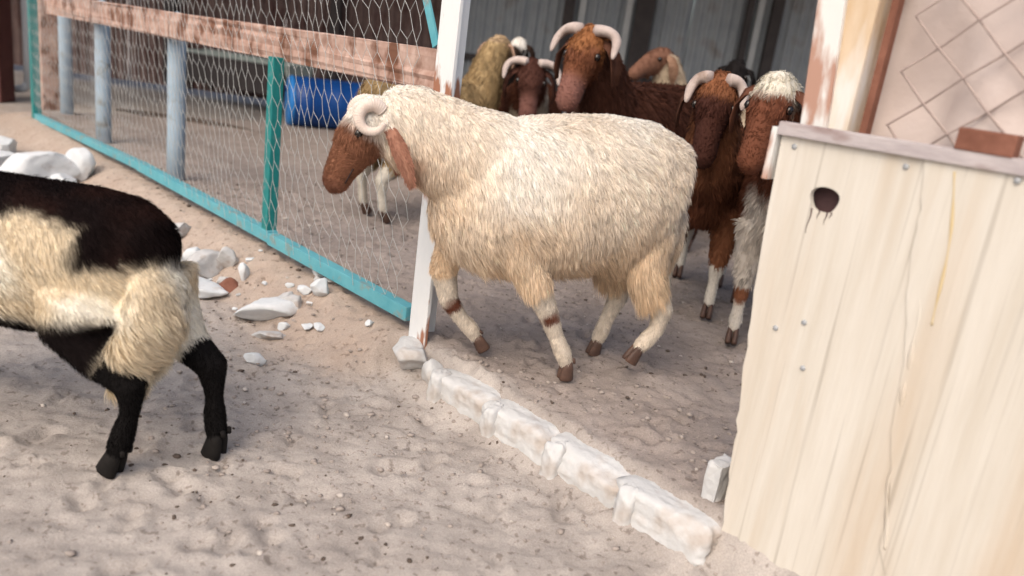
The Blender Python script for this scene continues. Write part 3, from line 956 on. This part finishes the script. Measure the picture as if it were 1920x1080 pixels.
    A, B, C_ = V[TI[:, 0]], V[TI[:, 1]], V[TI[:, 2]]
    area = .5 * np.linalg.norm(np.cross(B - A, C_ - A), axis=1) * dens[TI].mean(1)
    n = wl['n']
    pick = rng.choice(nt_, n, p=area / area.sum())
    r1, r2 = np.sqrt(rng.random(n)), rng.random(n)
    w = np.stack([1 - r1, r1 * (1 - r2), r1 * r2], 1)
    def interp(Aa): return (Aa[TI[pick]] * (w[..., None] if Aa.ndim > 1 else w)).sum(1)
    P0, n0, L0, c0, lf = interp(V), unit(interp(Nn)), interp(Ln), interp(col), interp(lift)
    tg = tags[TI[pick][:, 0]]
    comb = np.tile(np.array(wl.get('comb', (-.55, 0, -.83)), float), (n, 1))
    hm = (tg == 'face') | (tg == 'head')
    comb[hm] = -hd * .6 + np.array([0, 0, -.3])
    hp_ = tg == 'head'
    comb[hp_] = hd * .5 + np.array([0, 0, -.4])
    legm = np.array([s_.startswith('leg') for s_ in tg]); comb[legm] = (0, 0, -1)
    wob = np.stack([noise3(P0 * 9 + 5), noise3(P0 * 9 + 15), noise3(P0 * 9 + 25)], 1) * .55
    comb = comb + wob
    comb = unit(comb - n0 * (comb * n0).sum(1)[:, None])
    d1 = unit(n0 * (lf + .18 * rng.random(n))[:, None] + comb + rng.normal(size=(n, 3)) * wl.get('mess', .16))
    d2 = unit(d1 - n0 * .22 + np.array([0, 0, -.35 * wl.get('grav', 1)]) + rng.normal(size=(n, 3)) * wl.get('mess', .16) * .8)
    L = L0 * (.55 + .75 * rng.random(n))
    mid = P0 + d1 * (L * .5)[:, None]
    tip = mid + d2 * (L * .5)[:, None]
    # clumping
    M_ = max(8, int(n / wl.get('clump', 22)))
    ci = rng.choice(n, M_, replace=False)
    kd = KDTree(M_)
    for i, k in enumerate(ci): kd.insert(P0[k], i)
    kd.balance()
    own = np.array([kd.find(p)[1] for p in P0])
    cl = wl.get('clumping', .55) * (L0 > .02)
    ct = tip[ci[own]]; cm = mid[ci[own]]
    tip = tip + (ct - tip) * cl[:, None]; mid = mid + (cm - mid) * (cl * .35)[:, None]
    # colour: clump and strand variation
    cv = 1 + wl.get('cvar', .13) * rng.normal(size=M_)
    cc = c0 * (cv[own] * (1 + .10 * rng.normal(size=n)))[:, None]
    wd = np.where(L0 > .02, wl.get('width', .0022), wl.get('width', .0022) * .75) * (.7 + .6 * rng.random(n))
    sv = unit(np.cross(d1, n0) + rng.normal(size=(n, 3)) * .35)
    R_ = P0 - n0 * .003
    VV = np.stack([R_ - sv * wd[:, None], R_ + sv * wd[:, None], mid + sv * wd[:, None] * .9, mid - sv * wd[:, None] * .9, tip], 1).reshape(-1, 3)
    i0 = np.arange(n)[:, None] * 5
    cols = np.repeat(np.clip(cc, .004, .95), 5, axis=0).reshape(n, 5, 3)
    tc_ = wl.get('tip')
    if tc_ is not None: cols[:, 4] = cols[:, 4] * tc_
    wm = fast_mesh('wool', VV, [(4, i0 + [[0, 1, 2, 3]]), (3, i0 + [[3, 2, 4]])], True, cols.reshape(-1, 3))
    tag(link('wool', wm, M_wool, body), kind='stuff')
    # ---- hooves
    for nm, Lg in sp['legs'].items():
        p = np.array(Lg[-1][:3]); pv = np.array(Lg[-2][:3])
        fd = sp.get('hoofdir', {}).get(nm)
        dn = unit(fd if fd is not None else (p - pv))
        r_ = Lg[-1][3]
        fwd = np.array([1., 0, 0]) - dn * dn[0]; fwd = unit(fwd)
        sdv = np.cross(dn, fwd)
        pr = []
        hl = sp.get('hooflen', .046)
        for sg in (1, -1):
            o_ = sdv * sg * r_ * .52
            secs = []
            for f_, rw, rf, adv in ((-.25, .40, .60, -.02), (.15, .48, .82, .0), (.65, .52, .98, .12), (.92, .52, 1.05, .2), (1.0, .44, .92, .22)):
                q = p + o_ + dn * hl * f_ + fwd * adv * r_
                secs.append(tuple(q) + (rw * r_, rf * r_))
            pr.append((secs, tuple(fwd), 10, .08))
        for sg in (1, -1):                                    # dew claws
            q = p - dn * hl * .45 - fwd * r_ * .78 + sdv * sg * r_ * .5
            pr.append(([tuple(q) + (r_ * .28, r_ * .28), tuple(q + dn * .014 - fwd * .004) + (r_ * .2, r_ * .2)], tuple(fwd), 6, .5))
        link('hoof', loft_mesh('hoof', pr), sp.get('hoofmat', M_hoof), root)
    # ---- eyes and nostrils
    for sg in (1, -1):
        q = H(.068, sg * .0555, .022)
        link('eye', loft_mesh('eye', [([tuple(q - hside * sg * .006 * hs) + (.013 * hs, .012 * hs), tuple(q + hside * sg * .003 * hs) + (.0115 * hs, .0095 * hs)], tuple(hup), 12, .6)]), M_eye, body)
        q = H(.222, sg * .0165, .012)
        link('nostril', loft_mesh('nostril', [([tuple(q - hd * .01 * hs) + (.004 * hs, .006 * hs), tuple(q + hd * .004 * hs + hside * sg * .006 * hs) + (.003 * hs, .004 * hs)], tuple(hup), 8, .5)]), M_dark, body)
        mp_ = []
        for f_ in np.linspace(0, 1, 8):
            mp_.append(tuple(H(.232 - .075 * f_, sg * (.010 + .024 * min(1, f_ * 2.2)), -.022 + .004 * f_)) + (.0016 * hs, .0022 * hs))
        link('mouth_line', loft_mesh('mouth_line', [(mp_, tuple(hup), 6, .3)]), M_dark, body)
    # ---- ears
    for e in sp.get('ears', []):
        # path of (x,y,z,half width), thickness fixed; flat side faces 'face'
        pts = np.array(e['path'], float)
        fv = unit(e['face'])
        tt = np.gradient(pts[:, :3], axis=0)
        secs = [tuple(p[:3]) + (p[3], .004 + .002 * (1 - i / len(pts))) for i, p in enumerate(pts)]
        mesh = loft_mesh('ear', [(secs, tuple(fv), 14, .8)])
        # cup the leaf: pull the centre line inwards
        nv_ = len(mesh.vertices); v_ = np.empty(nv_ * 3, np.float32); mesh.vertices.foreach_get('co', v_); v_ = v_.reshape(-1, 3)
        kx = np.array([np.argmin(np.linalg.norm(pts[:, :3] - q, axis=1)) for q in v_])
        dist = np.linalg.norm(v_ - pts[kx, :3], axis=1) / (pts[kx, 3] + 1e-6)
        v_ -= np.outer((1 - np.clip(dist, 0, 1)) * .010, fv)
        mesh.vertices.foreach_set('co', v_.ravel().astype(np.float32))
        cc_ = np.tile(np.array(e['col'], float), (nv_, 1)) * (1 + .12 * noise3(v_.astype(float) * 40))[:, None]
        if 'tipcol' in e:
            f_ = (kx / (len(pts) - 1))[:, None]; cc_ = cc_ * (1 - f_) + np.array(e['tipcol']) * f_
        set_cols(mesh, np.clip(cc_, .004, .9)); mesh.update()
        eo = link('ear', mesh, M_hide, root)
        m_ = 900                                             # short hair on the outer face
        tt_ = rng.random(m_) * (len(pts) - 1); uu = rng.uniform(-.95, .95, m_)
        ctr = np.stack([np.interp(tt_, np.arange(len(pts)), pts[:, j]) for j in range(4)], 1)
        tg_ = unit(np.stack([np.interp(tt_, np.arange(len(pts)), tt[:, j]) for j in range(3)], 1))
        sd2 = unit(np.cross(fv, tg_))
        rt = ctr[:, :3] + sd2 * (uu * ctr[:, 3])[:, None] + fv * (.004 - .010 * (1 - np.abs(uu)) * .8)[:, None]
        dr = unit(tg_ + sd2 * (uu * .35)[:, None] + fv * .16 + rng.normal(size=(m_, 3)) * .14)
        ln = rng.uniform(.008, .016, m_)[:, None]
        wv = sd2 * .0011
        ev = np.stack([rt - wv, rt + wv, rt + dr * ln], 1).reshape(-1, 3)
        ec = np.repeat(np.clip(np.array(e['col']) * (1 + .16 * rng.normal(size=(m_, 1))), .004, .9), 3, axis=0)
        tag(link('ear_hair', fast_mesh('ear_hair', ev, [(3, np.arange(m_ * 3).reshape(-1, 3))], False, ec), M_wool, eo), kind='stuff')
    # ---- horns
    for hpth in sp.get('horns', []):
        pts = np.array(hpth['path'], float); k = len(pts)
        # resample with ridges
        tt = np.linspace(0, k - 1, k * 5)
        pp = np.stack([np.interp(tt, np.arange(k), pts[:, j]) for j in range(4)], 1)
        for _ in range(3): pp[1:-1] = (pp[:-2] + 2 * pp[1:-1] + pp[2:]) / 4
        secs = [tuple(q[:3]) + (q[3] * (1 + .04 * math.sin(i * 1.6)), q[3] * .85 * (1 + .04 * math.sin(i * 1.6))) for i, q in enumerate(pp)]
        link('horn', loft_mesh('horn', [(secs, hpth.get('hint', (0, 1, 0)), 12, .6)]), sp.get('hornmat', M_horn), root)
    return root

def mixc(a, b, f): return np.asarray(a) * (1 - f)[:, None] + np.asarray(b) * f[:, None]
def full(n, c): return np.tile(np.array(c, float), (n, 1))
CREAM, WHITE, TAN = (.70, .60, .46), (.72, .67, .58), (.52, .36, .20)
RED, BROWN, DKBR, BLACK = (.26, .11, .055), (.105, .042, .026), (.050, .022, .016), (.014, .010, .009)

# ---------------- the cream ram trotting out of the doorway
def coat_main(c):
    V, tg = c['V'], c['tags']; n = len(V)
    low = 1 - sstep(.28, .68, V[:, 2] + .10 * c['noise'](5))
    col = mixc((.87, .83, .765), (.76, .59, .41), low * .95)  # sky light painted into the whiter back; tan below is dirty wool
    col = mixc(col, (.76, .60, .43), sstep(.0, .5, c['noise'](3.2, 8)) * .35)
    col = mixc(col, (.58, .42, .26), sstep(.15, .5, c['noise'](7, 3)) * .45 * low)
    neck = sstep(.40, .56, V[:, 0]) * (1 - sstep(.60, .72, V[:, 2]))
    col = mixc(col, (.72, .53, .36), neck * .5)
    lower = (tg == 'leg_FL') | (tg == 'leg_FR') | (tg == 'leg_HL') | (tg == 'leg_HR')
    col[lower] = (.70, .63, .54)
    # face red-brown below the poll
    H = c['H']; e = V - H(0); ax = unit(H(.2) - H(0)); tt = e @ ax
    fc = ((tg == 'face') | (tg == 'head'))
    f = sstep(.03, .07, tt + .02 * c['noise'](25)) * fc
    col = mixc(col, (.27, .125, .075), f)
    col = mixc(col, (.22, .10, .07), sstep(.19, .225, tt) * fc * .6)
    # brown knee patches
    for k in ((.100, .10, .205), (.335, -.10, .165)):
        d_ = np.linalg.norm((V - np.array(k)) * [1, .8, 1], axis=1)
        col = mixc(col, (.15, .055, .035), (1 - sstep(.024, .036, d_ + .008 * c['noise'](40))) * lower)
    # dark throat latch
    d_ = np.linalg.norm(V - np.array((.545, .07, .57)), axis=1)
    col = mixc(col, (.32, .16, .09), (1 - sstep(.03, .075, d_ + .02 * c['noise'](30))) * .7)
    return col
def len_main(c, L, dn, lf):
    V, tg = c['V'], c['tags']
    wl = (tg == 'torso') | (tg == 'neck') | (tg == 'upper_FL') | (tg == 'upper_HL') | (tg == 'upper_FR') | (tg == 'upper_HR')
    fringe = wl * (1 - sstep(.26, .42, V[:, 2]))
    L = L * (1 + 1.5 * fringe)
    L = np.where(tg == 'upper_FR', L * .35, L)
    hl = (tg == 'upper_HL') | (tg == 'upper_HR'); L = np.where(hl, L * 1.15, L)
    top = wl * sstep(.66, .76, V[:, 2])
    L = L * (1 - .35 * top)
    return L, dn, lf
def horn_ring(cx, cz, y0, y1, R, r0, r1, a0, a1, k=26, sg=1):
    out = []
    for i in range(k):
        f = i / (k - 1); a = math.radians(a0 + (a1 - a0) * f)
        RR = R * (1 - .12 * f)
        out.append((cx + RR * math.cos(a), sg * (y0 + (y1 - y0) * f), cz + RR * math.sin(a), r0 + (r1 - r0) * f ** 1.3))
    return out
Z0 = 0
main = dict(
    torso=[(-.270, 0, .50, .075, .11), (-.252, 0, .495, .11, .175), (-.21, 0, .52, .145, .215), (-.14, 0, .54, .17, .228), (-.04, 0, .550, .185, .222), (.08, 0, .538, .195, .222),
           (.20, 0, .522, .175, .220), (.31, 0, .515, .15, .200), (.385, 0, .515, .11, .165), (.425, 0, .52, .075, .115)],
    neck=[(.30, 0, .60, .12, .15), (.40, 0, .63, .105, .135), (.48, 0, .665, .09, .12), (.55, 0, .695, .075, .105), (.605, 0, .715, .062, .075)],
    head=((.620, 0, .712), (.46, 0, -.89), .97),
    legs=dict(
        FL=[(.25, .08, .46, .065), (.20, .09, .37, .054), (.155, .10, .30, .042), (.100, .10, .205, .031), (.068, .10, .14, .023), (.036, .10, .085, .026), (.018, .10, .048, .021)],
        FR=[(.34, -.08, .44, .06), (.355, -.09, .35, .048), (.372, -.10, .27, .040), (.345, -.10, .175, .030), (.30, -.10, .115, .023), (.265, -.10, .082, .026), (.240, -.10, .052, .021)],
        HL=[(-.19, .05, .46, .09), (-.19, .075, .36, .065), (-.215, .095, .29, .046), (-.262, .11, .225, .033), (-.255, .105, .165, .024), (-.228, .10, .125, .026), (-.205, .10, .098, .021)],
        HR=[(-.23, -.05, .46, .09), (-.17, -.075, .37, .07), (-.18, -.095, .29, .052), (-.225, -.11, .20, .034), (-.195, -.105, .13, .024), (-.178, -.10, .075, .026), (-.168, -.10, .042, .021)]),
    hoofdir=dict(FR=(-.62, 0, -.78), HL=(.35, 0, -.9), FL=(-.1, 0, -1), HR=(.1, 0, -1)),
    tail=[(-.25, -.01, .56, .06, .04), (-.285, -.015, .50, .08, .045), (-.29, -.02, .42, .085, .045), (-.28, -.02, .35, .065, .04), (-.27, -.02, .30, .04, .025)],
    ears=[dict(path=[(.600, .055, .690, .012), (.588, .080, .670, .017), (.572, .092, .640, .022), (.555, .098, .605, .021), (.540, .097, .570, .015), (.530, .094, .545, .009)], face=(.25, 1, .1), col=(.34, .17, .12), tipcol=(.36, .19, .13)),
          dict(path=[(.600, -.055, .690, .012), (.588, -.080, .670, .017), (.572, -.092, .640, .022), (.555, -.098, .605, .021), (.540, -.097, .570, .015), (.530, -.094, .545, .009)], face=(.25, -1, .1), col=(.34, .17, .12), tipcol=(.36, .19, .13))],
    horns=[dict(path=horn_ring(.642, .704, .048, .084, .034, .0185, .008, 140, -165)), dict(path=horn_ring(.642, .704, .048, .084, .034, .0185, .008, 140, -165, sg=-1))],
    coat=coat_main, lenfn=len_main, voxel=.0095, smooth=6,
    wool=dict(n=200000, len=.040, width=.0010, clump=22, clumping=.38, cvar=.08, mess=.11, comb=(-.50, 0, -.86), neck=.85))
ANG = math.radians(180 + 20)
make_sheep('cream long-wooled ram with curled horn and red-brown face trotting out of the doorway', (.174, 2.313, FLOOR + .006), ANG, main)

# ---------------- the black and cream sheep at left
def coat_black(c):
    V, tg = c['V'], c['tags']; n = len(V)
    n1 = c['noise'](4.5, 2) * .05 + c['noise'](28, 6) * .014
    x, y, z = V[:, 0], np.abs(V[:, 1]), V[:, 2]
    cream = full(n, (.74, .64, .48))
    cream = mixc(cream, (.82, .78, .68), sstep(-.1, .4, c['noise'](6)))
    dark = mixc((.012, .008, .008), (.026, .013, .011), sstep(0, .6, c['noise'](9, 1)))
    # cream rump and tail, cream flank patch; dark saddle
    saddle = sstep(.562, .585, z + n1 * .6)
    rumpd = (1 - sstep(.045, .075, x + n1)) * sstep(.475, .505, z + n1 * .8)
    d = np.clip(np.maximum(saddle, rumpd), 0, 1)
    front = sstep(.215, .255, x + n1 + .25 * (z - .5))
    d = np.maximum(d, front)
    belly = (1 - sstep(.33, .37, z + n1)) * sstep(.17, .22, x)
    d = np.maximum(d, belly)
    col = mixc(cream, (0, 0, 0), d) + dark * d[:, None]
    col = mixc(col, (.36, .18, .09), (1 - sstep(.225, .25, z)) * sstep(.2, .25, x) * (tg == 'torso') * .8)
    leg = np.array([s_.startswith('leg') for s_ in tg]); upH = (tg == 'upper_HL') | (tg == 'upper_HR')
    col[leg] = (.010, .009, .009)
    thigh = upH * (1 - sstep(.365, .40, z + n1 * .7)) * sstep(-.02, .02, x + (z - .3) * .4)
    col = mixc(col, (.016, .012, .012), thigh)
    tl = tg == 'tail'
    col[tl] = cream[tl]
    hd_ = (tg == 'head') | (tg == 'face'); col[hd_] = (.02, .014, .012)
    return col
blk = dict(
    torso=[(-.045, 0, .45, .06, .10), (-.015, 0, .46, .10, .135), (.04, 0, .475, .135, .15), (.12, 0, .475, .165, .155), (.25, 0, .455, .175, .17), (.40, 0, .45, .165, .17), (.52, 0, .45, .145, .165), (.61, 0, .455, .11, .14), (.65, 0, .46, .07, .10)],
    neck=[(.55, 0, .52, .10, .12), (.66, 0, .58, .085, .105), (.75, 0, .64, .07, .085), (.81, 0, .68, .058, .065)],
    head=((.83, 0, .685), (.72, 0, -.69), .92),
    legs=dict(
        HL=[(.06, .085, .42, .105), (.085, .095, .335, .07), (.02, .095, .275, .042), (-.052, .09, .236, .036), (-.042, .087, .165, .021), (-.022, .085, .105, .027), (-.005, .085, .055, .025)],
        HR=[(.03, -.085, .42, .105), (-.01, -.095, .335, .068), (-.07, -.092, .27, .044), (-.130, -.09, .230, .037), (-.137, -.088, .16, .021), (-.142, -.085, .105, .027), (-.150, -.085, .055, .025)],
        FL=[(.56, .08, .42, .07), (.64, .085, .33, .05), (.75, .085, .25, .032), (.81, .085, .16, .022), (.85, .085, .10, .026), (.88, .085, .065, .022)],
        FR=[(.56, -.08, .42, .07), (.60, -.085, .32, .05), (.67, -.085, .22, .032), (.70, -.085, .14, .022), (.72, -.085, .085, .026), (.735, -.085, .05, .022)]),
    hoofdir=dict(HL=(.30, 0, -1), HR=(.1, 0, -1)), hooflen=.055, hoofmat=M_hoofblack,
    tail=[(-.03, .01, .49, .06, .04), (-.06, .015, .44, .085, .05), (-.06, .03, .37, .095, .055), (-.035, .045, .30, .085, .052), (-.01, .055, .245, .06, .042), (.0, .06, .205, .032, .025)],
    ears=[dict(path=[(.82, .05, .70, .012), (.80, .085, .68, .022), (.785, .10, .64, .026), (.775, .105, .60, .02), (.77, .10, .57, .01)], face=(.25, 1, .1), col=(.03, .018, .015)),
          dict(path=[(.82, -.05, .70, .012), (.80, -.085, .68, .022), (.785, -.10, .64, .026), (.775, -.105, .60, .02), (.77, -.10, .57, .01)], face=(.25, -1, .1), col=(.03, .018, .015))],
    coat=coat_black, voxel=.009, smooth=6,
    wool=dict(n=140000, len=.028, width=.00085, clump=12, clumping=.35, cvar=.09, comb=(-.75, 0, -.55), tail=1.7, mess=.12))
make_sheep('black and cream sheep running off at left, black legs and cream fat tail', (-.825, 1.68, .002), math.radians(180 - 12), blk)

# ---------------- the flock inside
def std(neck_el=60, neck_len=.30, head_yaw=0, head_pitch=-50, neck_yaw=0, hs=1.0, fat=1.0, ears=True, horns=None, hk=1.0, coat=None, n=14000, wlen=.04, legs_dx=0, earcol=(.16, .07, .045), comb=(-.5, 0, -.86), hornmat=None, tip=None):
    el, ny = math.radians(neck_el), math.radians(neck_yaw)
    nd = np.array([math.cos(el) * math.cos(ny), math.cos(el) * math.sin(ny), math.sin(el)])
    b0 = np.array([.26, 0, .52]); b1 = np.array([.34, 0, .58])
    top = b1 + nd * neck_len
    m1, m2 = lerp(b1, top, .4), lerp(b1, top, .75)
    neck = [tuple(b0) + (.12, .14), tuple(b1) + (.105, .12), tuple(m1) + (.088, .10), tuple(m2) + (.070, .082), tuple(top) + (.056, .062)]
    hy, hpz = math.radians(head_yaw), math.radians(head_pitch)
    hd = np.array([math.cos(hpz) * math.cos(hy), math.cos(hpz) * math.sin(hy), math.sin(hpz)])
    side = np.array([-math.sin(hy), math.cos(hy), 0])
    hp = top + np.array([0, 0, .01]) + hd * .015
    up = np.cross(hd, side)
    def H(t, s_=0, u=0): return hp + (hd * t + side * s_ + up * u) * hs
    er = []
    if ears:
        for sg in (1, -1):
            pth = []
            for f, out, dn, w_ in ((0, .050, 0, .012), (.25, .078, -.015, .022), (.5, .098, -.05, .028), (.75, .104, -.095, .025), (1, .10, -.135, .010)):
                q = H(.015, sg * out, .012) + np.array([0, 0, dn * hs]) - hd * .02 * f
                pth.append(tuple(q) + (w_ * hs,))
            er.append(dict(path=pth, face=tuple(side * sg + hd * .35), col=earcol))
    hn = []
    if horns == 'wide':
        for sg in (1, -1):
            pth = []
            for f in np.linspace(0, 1, 24):
                a = f * 3.9
                out = .026 + .135 * hk * math.sin(min(f * 1.9, 1.45)) + .012 * f
                drop = .022 * math.sin(f * 3.0) * hk - .075 * f ** 1.8
                fw = -.035 * math.sin(a) * (1 if f < .8 else 1) + .05 * max(0, f - .6)
                q = H(-.004, sg * out, .046) + np.array([0, 0, drop * hs]) + np.array([hd[0], hd[1], 0]) * fw
                pth.append(tuple(q) + (.020 * (1 - f) ** .5 + .005,))
            hn.append(dict(path=pth, hint=(0, 0, 1)))
    lg = dict(
        FL=[(.25, .085, .44, .07), (.225, .09, .34, .052), (.235, .088, .215, .031), (.232, .087, .14, .022), (.232, .087, .085, .026), (.246, .087, .048, .021)],
        FR=[(.25, -.085, .44, .07), (.235, -.09, .34, .052), (.25, -.088, .215, .031), (.25, -.087, .14, .022), (.25, -.087, .085, .026), (.266, -.087, .048, .021)],
        HL=[(-.24, .095, .44, .11), (-.19, .10, .34, .08), (-.26, .095, .265, .046), (-.31, .09, .21, .033), (-.298, .09, .14, .023), (-.29, .09, .085, .026), (-.274, .09, .048, .021)],
        HR=[(-.24, -.095, .44, .11), (-.21, -.10, .34, .08), (-.28, -.095, .265, .046), (-.33, -.09, .21, .033), (-.318, -.09, .14, .023), (-.31, -.09, .085, .026), (-.294, -.09, .048, .021)])
    return dict(
        torso=[(-.36, 0, .50, .07 * fat, .10), (-.33, 0, .51, .115 * fat, .15), (-.26, 0, .525, .15 * fat, .18), (-.14, 0, .525, .17 * fat, .185), (.0, 0, .52, .18 * fat, .185), (.14, 0, .52, .165 * fat, .185),
               (.25, 0, .52, .14 * fat, .18), (.33, 0, .52, .11 * fat, .15), (.37, 0, .52, .07 * fat, .10)],
        neck=neck, head=(hp, hd, hs, side), legs=lg,
        tail=[(-.35, 0, .56, .06, .04), (-.39, 0, .49, .09, .055), (-.39, 0, .41, .095, .055), (-.375, 0, .34, .07, .04), (-.36, 0, .29, .035, .022)],
        ears=er, horns=hn, hornmat=M_horn2, coat=coat, voxel=.0125, smooth=5,
        wool=dict(n=n, len=wlen, width=.0019, clump=9, clumping=.35, cvar=.14, comb=comb, tip=tip))

def coat_fn(body, head=None, legs=None, chest=None, poll=None, poll_t=.03, knee=None, patch=None, pthr=.15, pf=3.5, po=0, muz=None, chest_top=.58):
    def fn(c):
        V, tg = c['V'], c['tags']; n = len(V)
        col = full(n, body) * (1 + .18 * c['noise'](6, 4))[:, None]
        if patch is not None: col = mixc(col, patch, sstep(pthr, pthr + .12, c['noise'](pf, po)))
        if chest is not None:
            f = sstep(.20, .28, V[:, 0] + .06 * c['noise'](6)) * (1 - sstep(chest_top - .03, chest_top + .04, V[:, 2] + .05 * c['noise'](5)))
            col = mixc(col, chest, f)
        leg = np.array([s_.startswith('leg') for s_ in tg])
        if legs is not None: col[leg] = legs
        if knee is not None:
            f = leg * sstep(.15, .17, V[:, 2] + .02 * c['noise'](20)) * (1 - sstep(.25, .27, V[:, 2])); col = mixc(col, knee, f)
        hm = (tg == 'head') | (tg == 'face')
        H = c['H']; tt = (V - H(0)) @ unit(H(.2) - H(0))
        if head is not None: col = mixc(col, head, hm * 1.0)
        if poll is not None: col = mixc(col, poll, hm * (1 - sstep(poll_t, poll_t + .04, tt + .03 * c['noise'](20))))
        if muz is not None: col = mixc(col, muz, hm * sstep(.15, .2, tt))
        return col
    return fn
Fz = FLOOR + .004
def place(label, x, y, fwd, sp, sc=1.0):
    sp['scale'] = sc; sp['group'] = 'sheep crowded inside the pen'
    make_sheep(label, (x, y, Fz), math.atan2(fwd[1], fwd[0]), sp)
DUST = (.30, .22, .15)
# tan sheep, head up and turned away, behind the white post
place('tan woolly sheep with raised head turned away, just right of the white post', -.555, 4.19, (.65, .76),
      std(72, .33, 20, -30, 0, coat=coat_fn((.40, .29, .155), (.36, .25, .15), (.66, .62, .54), poll=(.40, .29, .18)), n=26000, wlen=.05, earcol=(.36, .24, .18)), 1.03)
# dark brown horned, facing
place('dark brown sheep facing us with pale curved horns, above the cream ram shoulder', -.04, 4.98, (-.02, -1),
      std(42, .30, 4, -62, 0, 1.22, hk=.55, horns='wide', coat=coat_fn(BROWN, (.075, .032, .024), (.5, .45, .38), patch=(.45, .38, .30), pthr=.25, po=9, muz=(.17, .08, .065)), n=22000, earcol=(.07, .03, .022)), 1.06)
# big red-brown horned ram
place('tall red-brown ram with pale horns, head highest of the flock', .60, 4.02, (-.66, -.75),
      std(56, .31, 12, -60, 0, 1.16, horns='wide', hk=.5, coat=coat_fn((.062, .026, .018), (.19, .075, .040), DKBR, poll=(.30, .13, .055), poll_t=.05, muz=(.25, .12, .095)), n=28000, earcol=(.10, .045, .03)), 1.19)
# brown with white forelegs
place('brown sheep with dark face and white forelegs beside the ram rump', .76, 3.30, (-.28, -.96),
      std(62, .31, 0, -66, -6, 1.14, fat=.88, horns='wide', hk=.3, coat=coat_fn((.13, .052, .03), (.060, .024, .018), (.66, .63, .57), poll=(.24, .10, .05), poll_t=.03, patch=(.20, .085, .045), pthr=.1), n=26000, earcol=(.085, .04, .028)), 1.04)
# white fronted with brown face and knees
place('white-chested sheep with white poll, brown face and knees, next to plywood', .97, 3.0, (-.26, -.97),
      std(60, .36, -16, -60, -40, 1.16, fat=.95, coat=coat_fn((.55, .50, .44), (.17, .065, .038), (.64, .60, .54), chest=(.60, .55, .49), poll=(.72, .68, .58), poll_t=.035, knee=(.24, .10, .055), patch=(.13, .05, .03), pthr=.12, chest_top=.56), n=26000, earcol=(.13, .055, .035)), 1.02)
# farther ones
place('far dark sheep with white poll, near the shed wall', -.20, 6.4, (.05, -1),
      std(72, .36, -20, -45, 0, 1.1, coat=coat_fn(BLACK, (.03, .02, .016), (.3, .26, .22), poll=(.74, .71, .66), poll_t=.06), n=9000, earcol=(.03, .018, .014)), 1.02)
place('beige sheep with raised head between the red-brown and dark-faced sheep', 1.17, 4.80, (-1, -.05),
      std(72, .34, 30, -30, 0, 1.0, coat=coat_fn((.42, .34, .25), (.18, .09, .06), (.5, .45, .38)), n=12000, earcol=(.25, .15, .10)), 1.08)
place('black sheep with raised head at the back of the flock', 1.27, 5.6, (-.2, -1),
      std(60, .30, 0, -50, 0, 1.0, coat=coat_fn((.014, .012, .012), (.012, .010, .010), BLACK), n=9000, earcol=(.012, .01, .01)), 1.16)
place('rusty brown sheep at the back, partly hidden by the white-polled sheep', 1.40, 4.50, (-.35, -1),
      std(60, .30, -15, -50, 0, 1.0, coat=coat_fn((.15, .065, .04), (.11, .045, .028), (.5, .45, .4), patch=(.5, .44, .36), pthr=.2, po=4), n=10000, earcol=(.10, .045, .03)), 1.0)
place('dark brown sheep far back, between the tall ram and the shed wall', .42, 6.1, (-.1, -1),
      std(58, .30, 15, -48, 0, 1.0, coat=coat_fn((.07, .035, .026), (.06, .03, .022), (.4, .35, .3), poll=(.16, .08, .05)), n=9000, earcol=(.08, .04, .03)), 1.06)
place('brown and white patched sheep far back beside the black one', 1.95, 5.75, (-.3, -1),
      std(60, .30, -10, -50, 0, 1.0, coat=coat_fn((.50, .44, .37), (.20, .09, .055), (.5, .45, .4), patch=(.14, .06, .04), pthr=.05, po=6), n=9000, earcol=(.14, .07, .05)), 1.06)
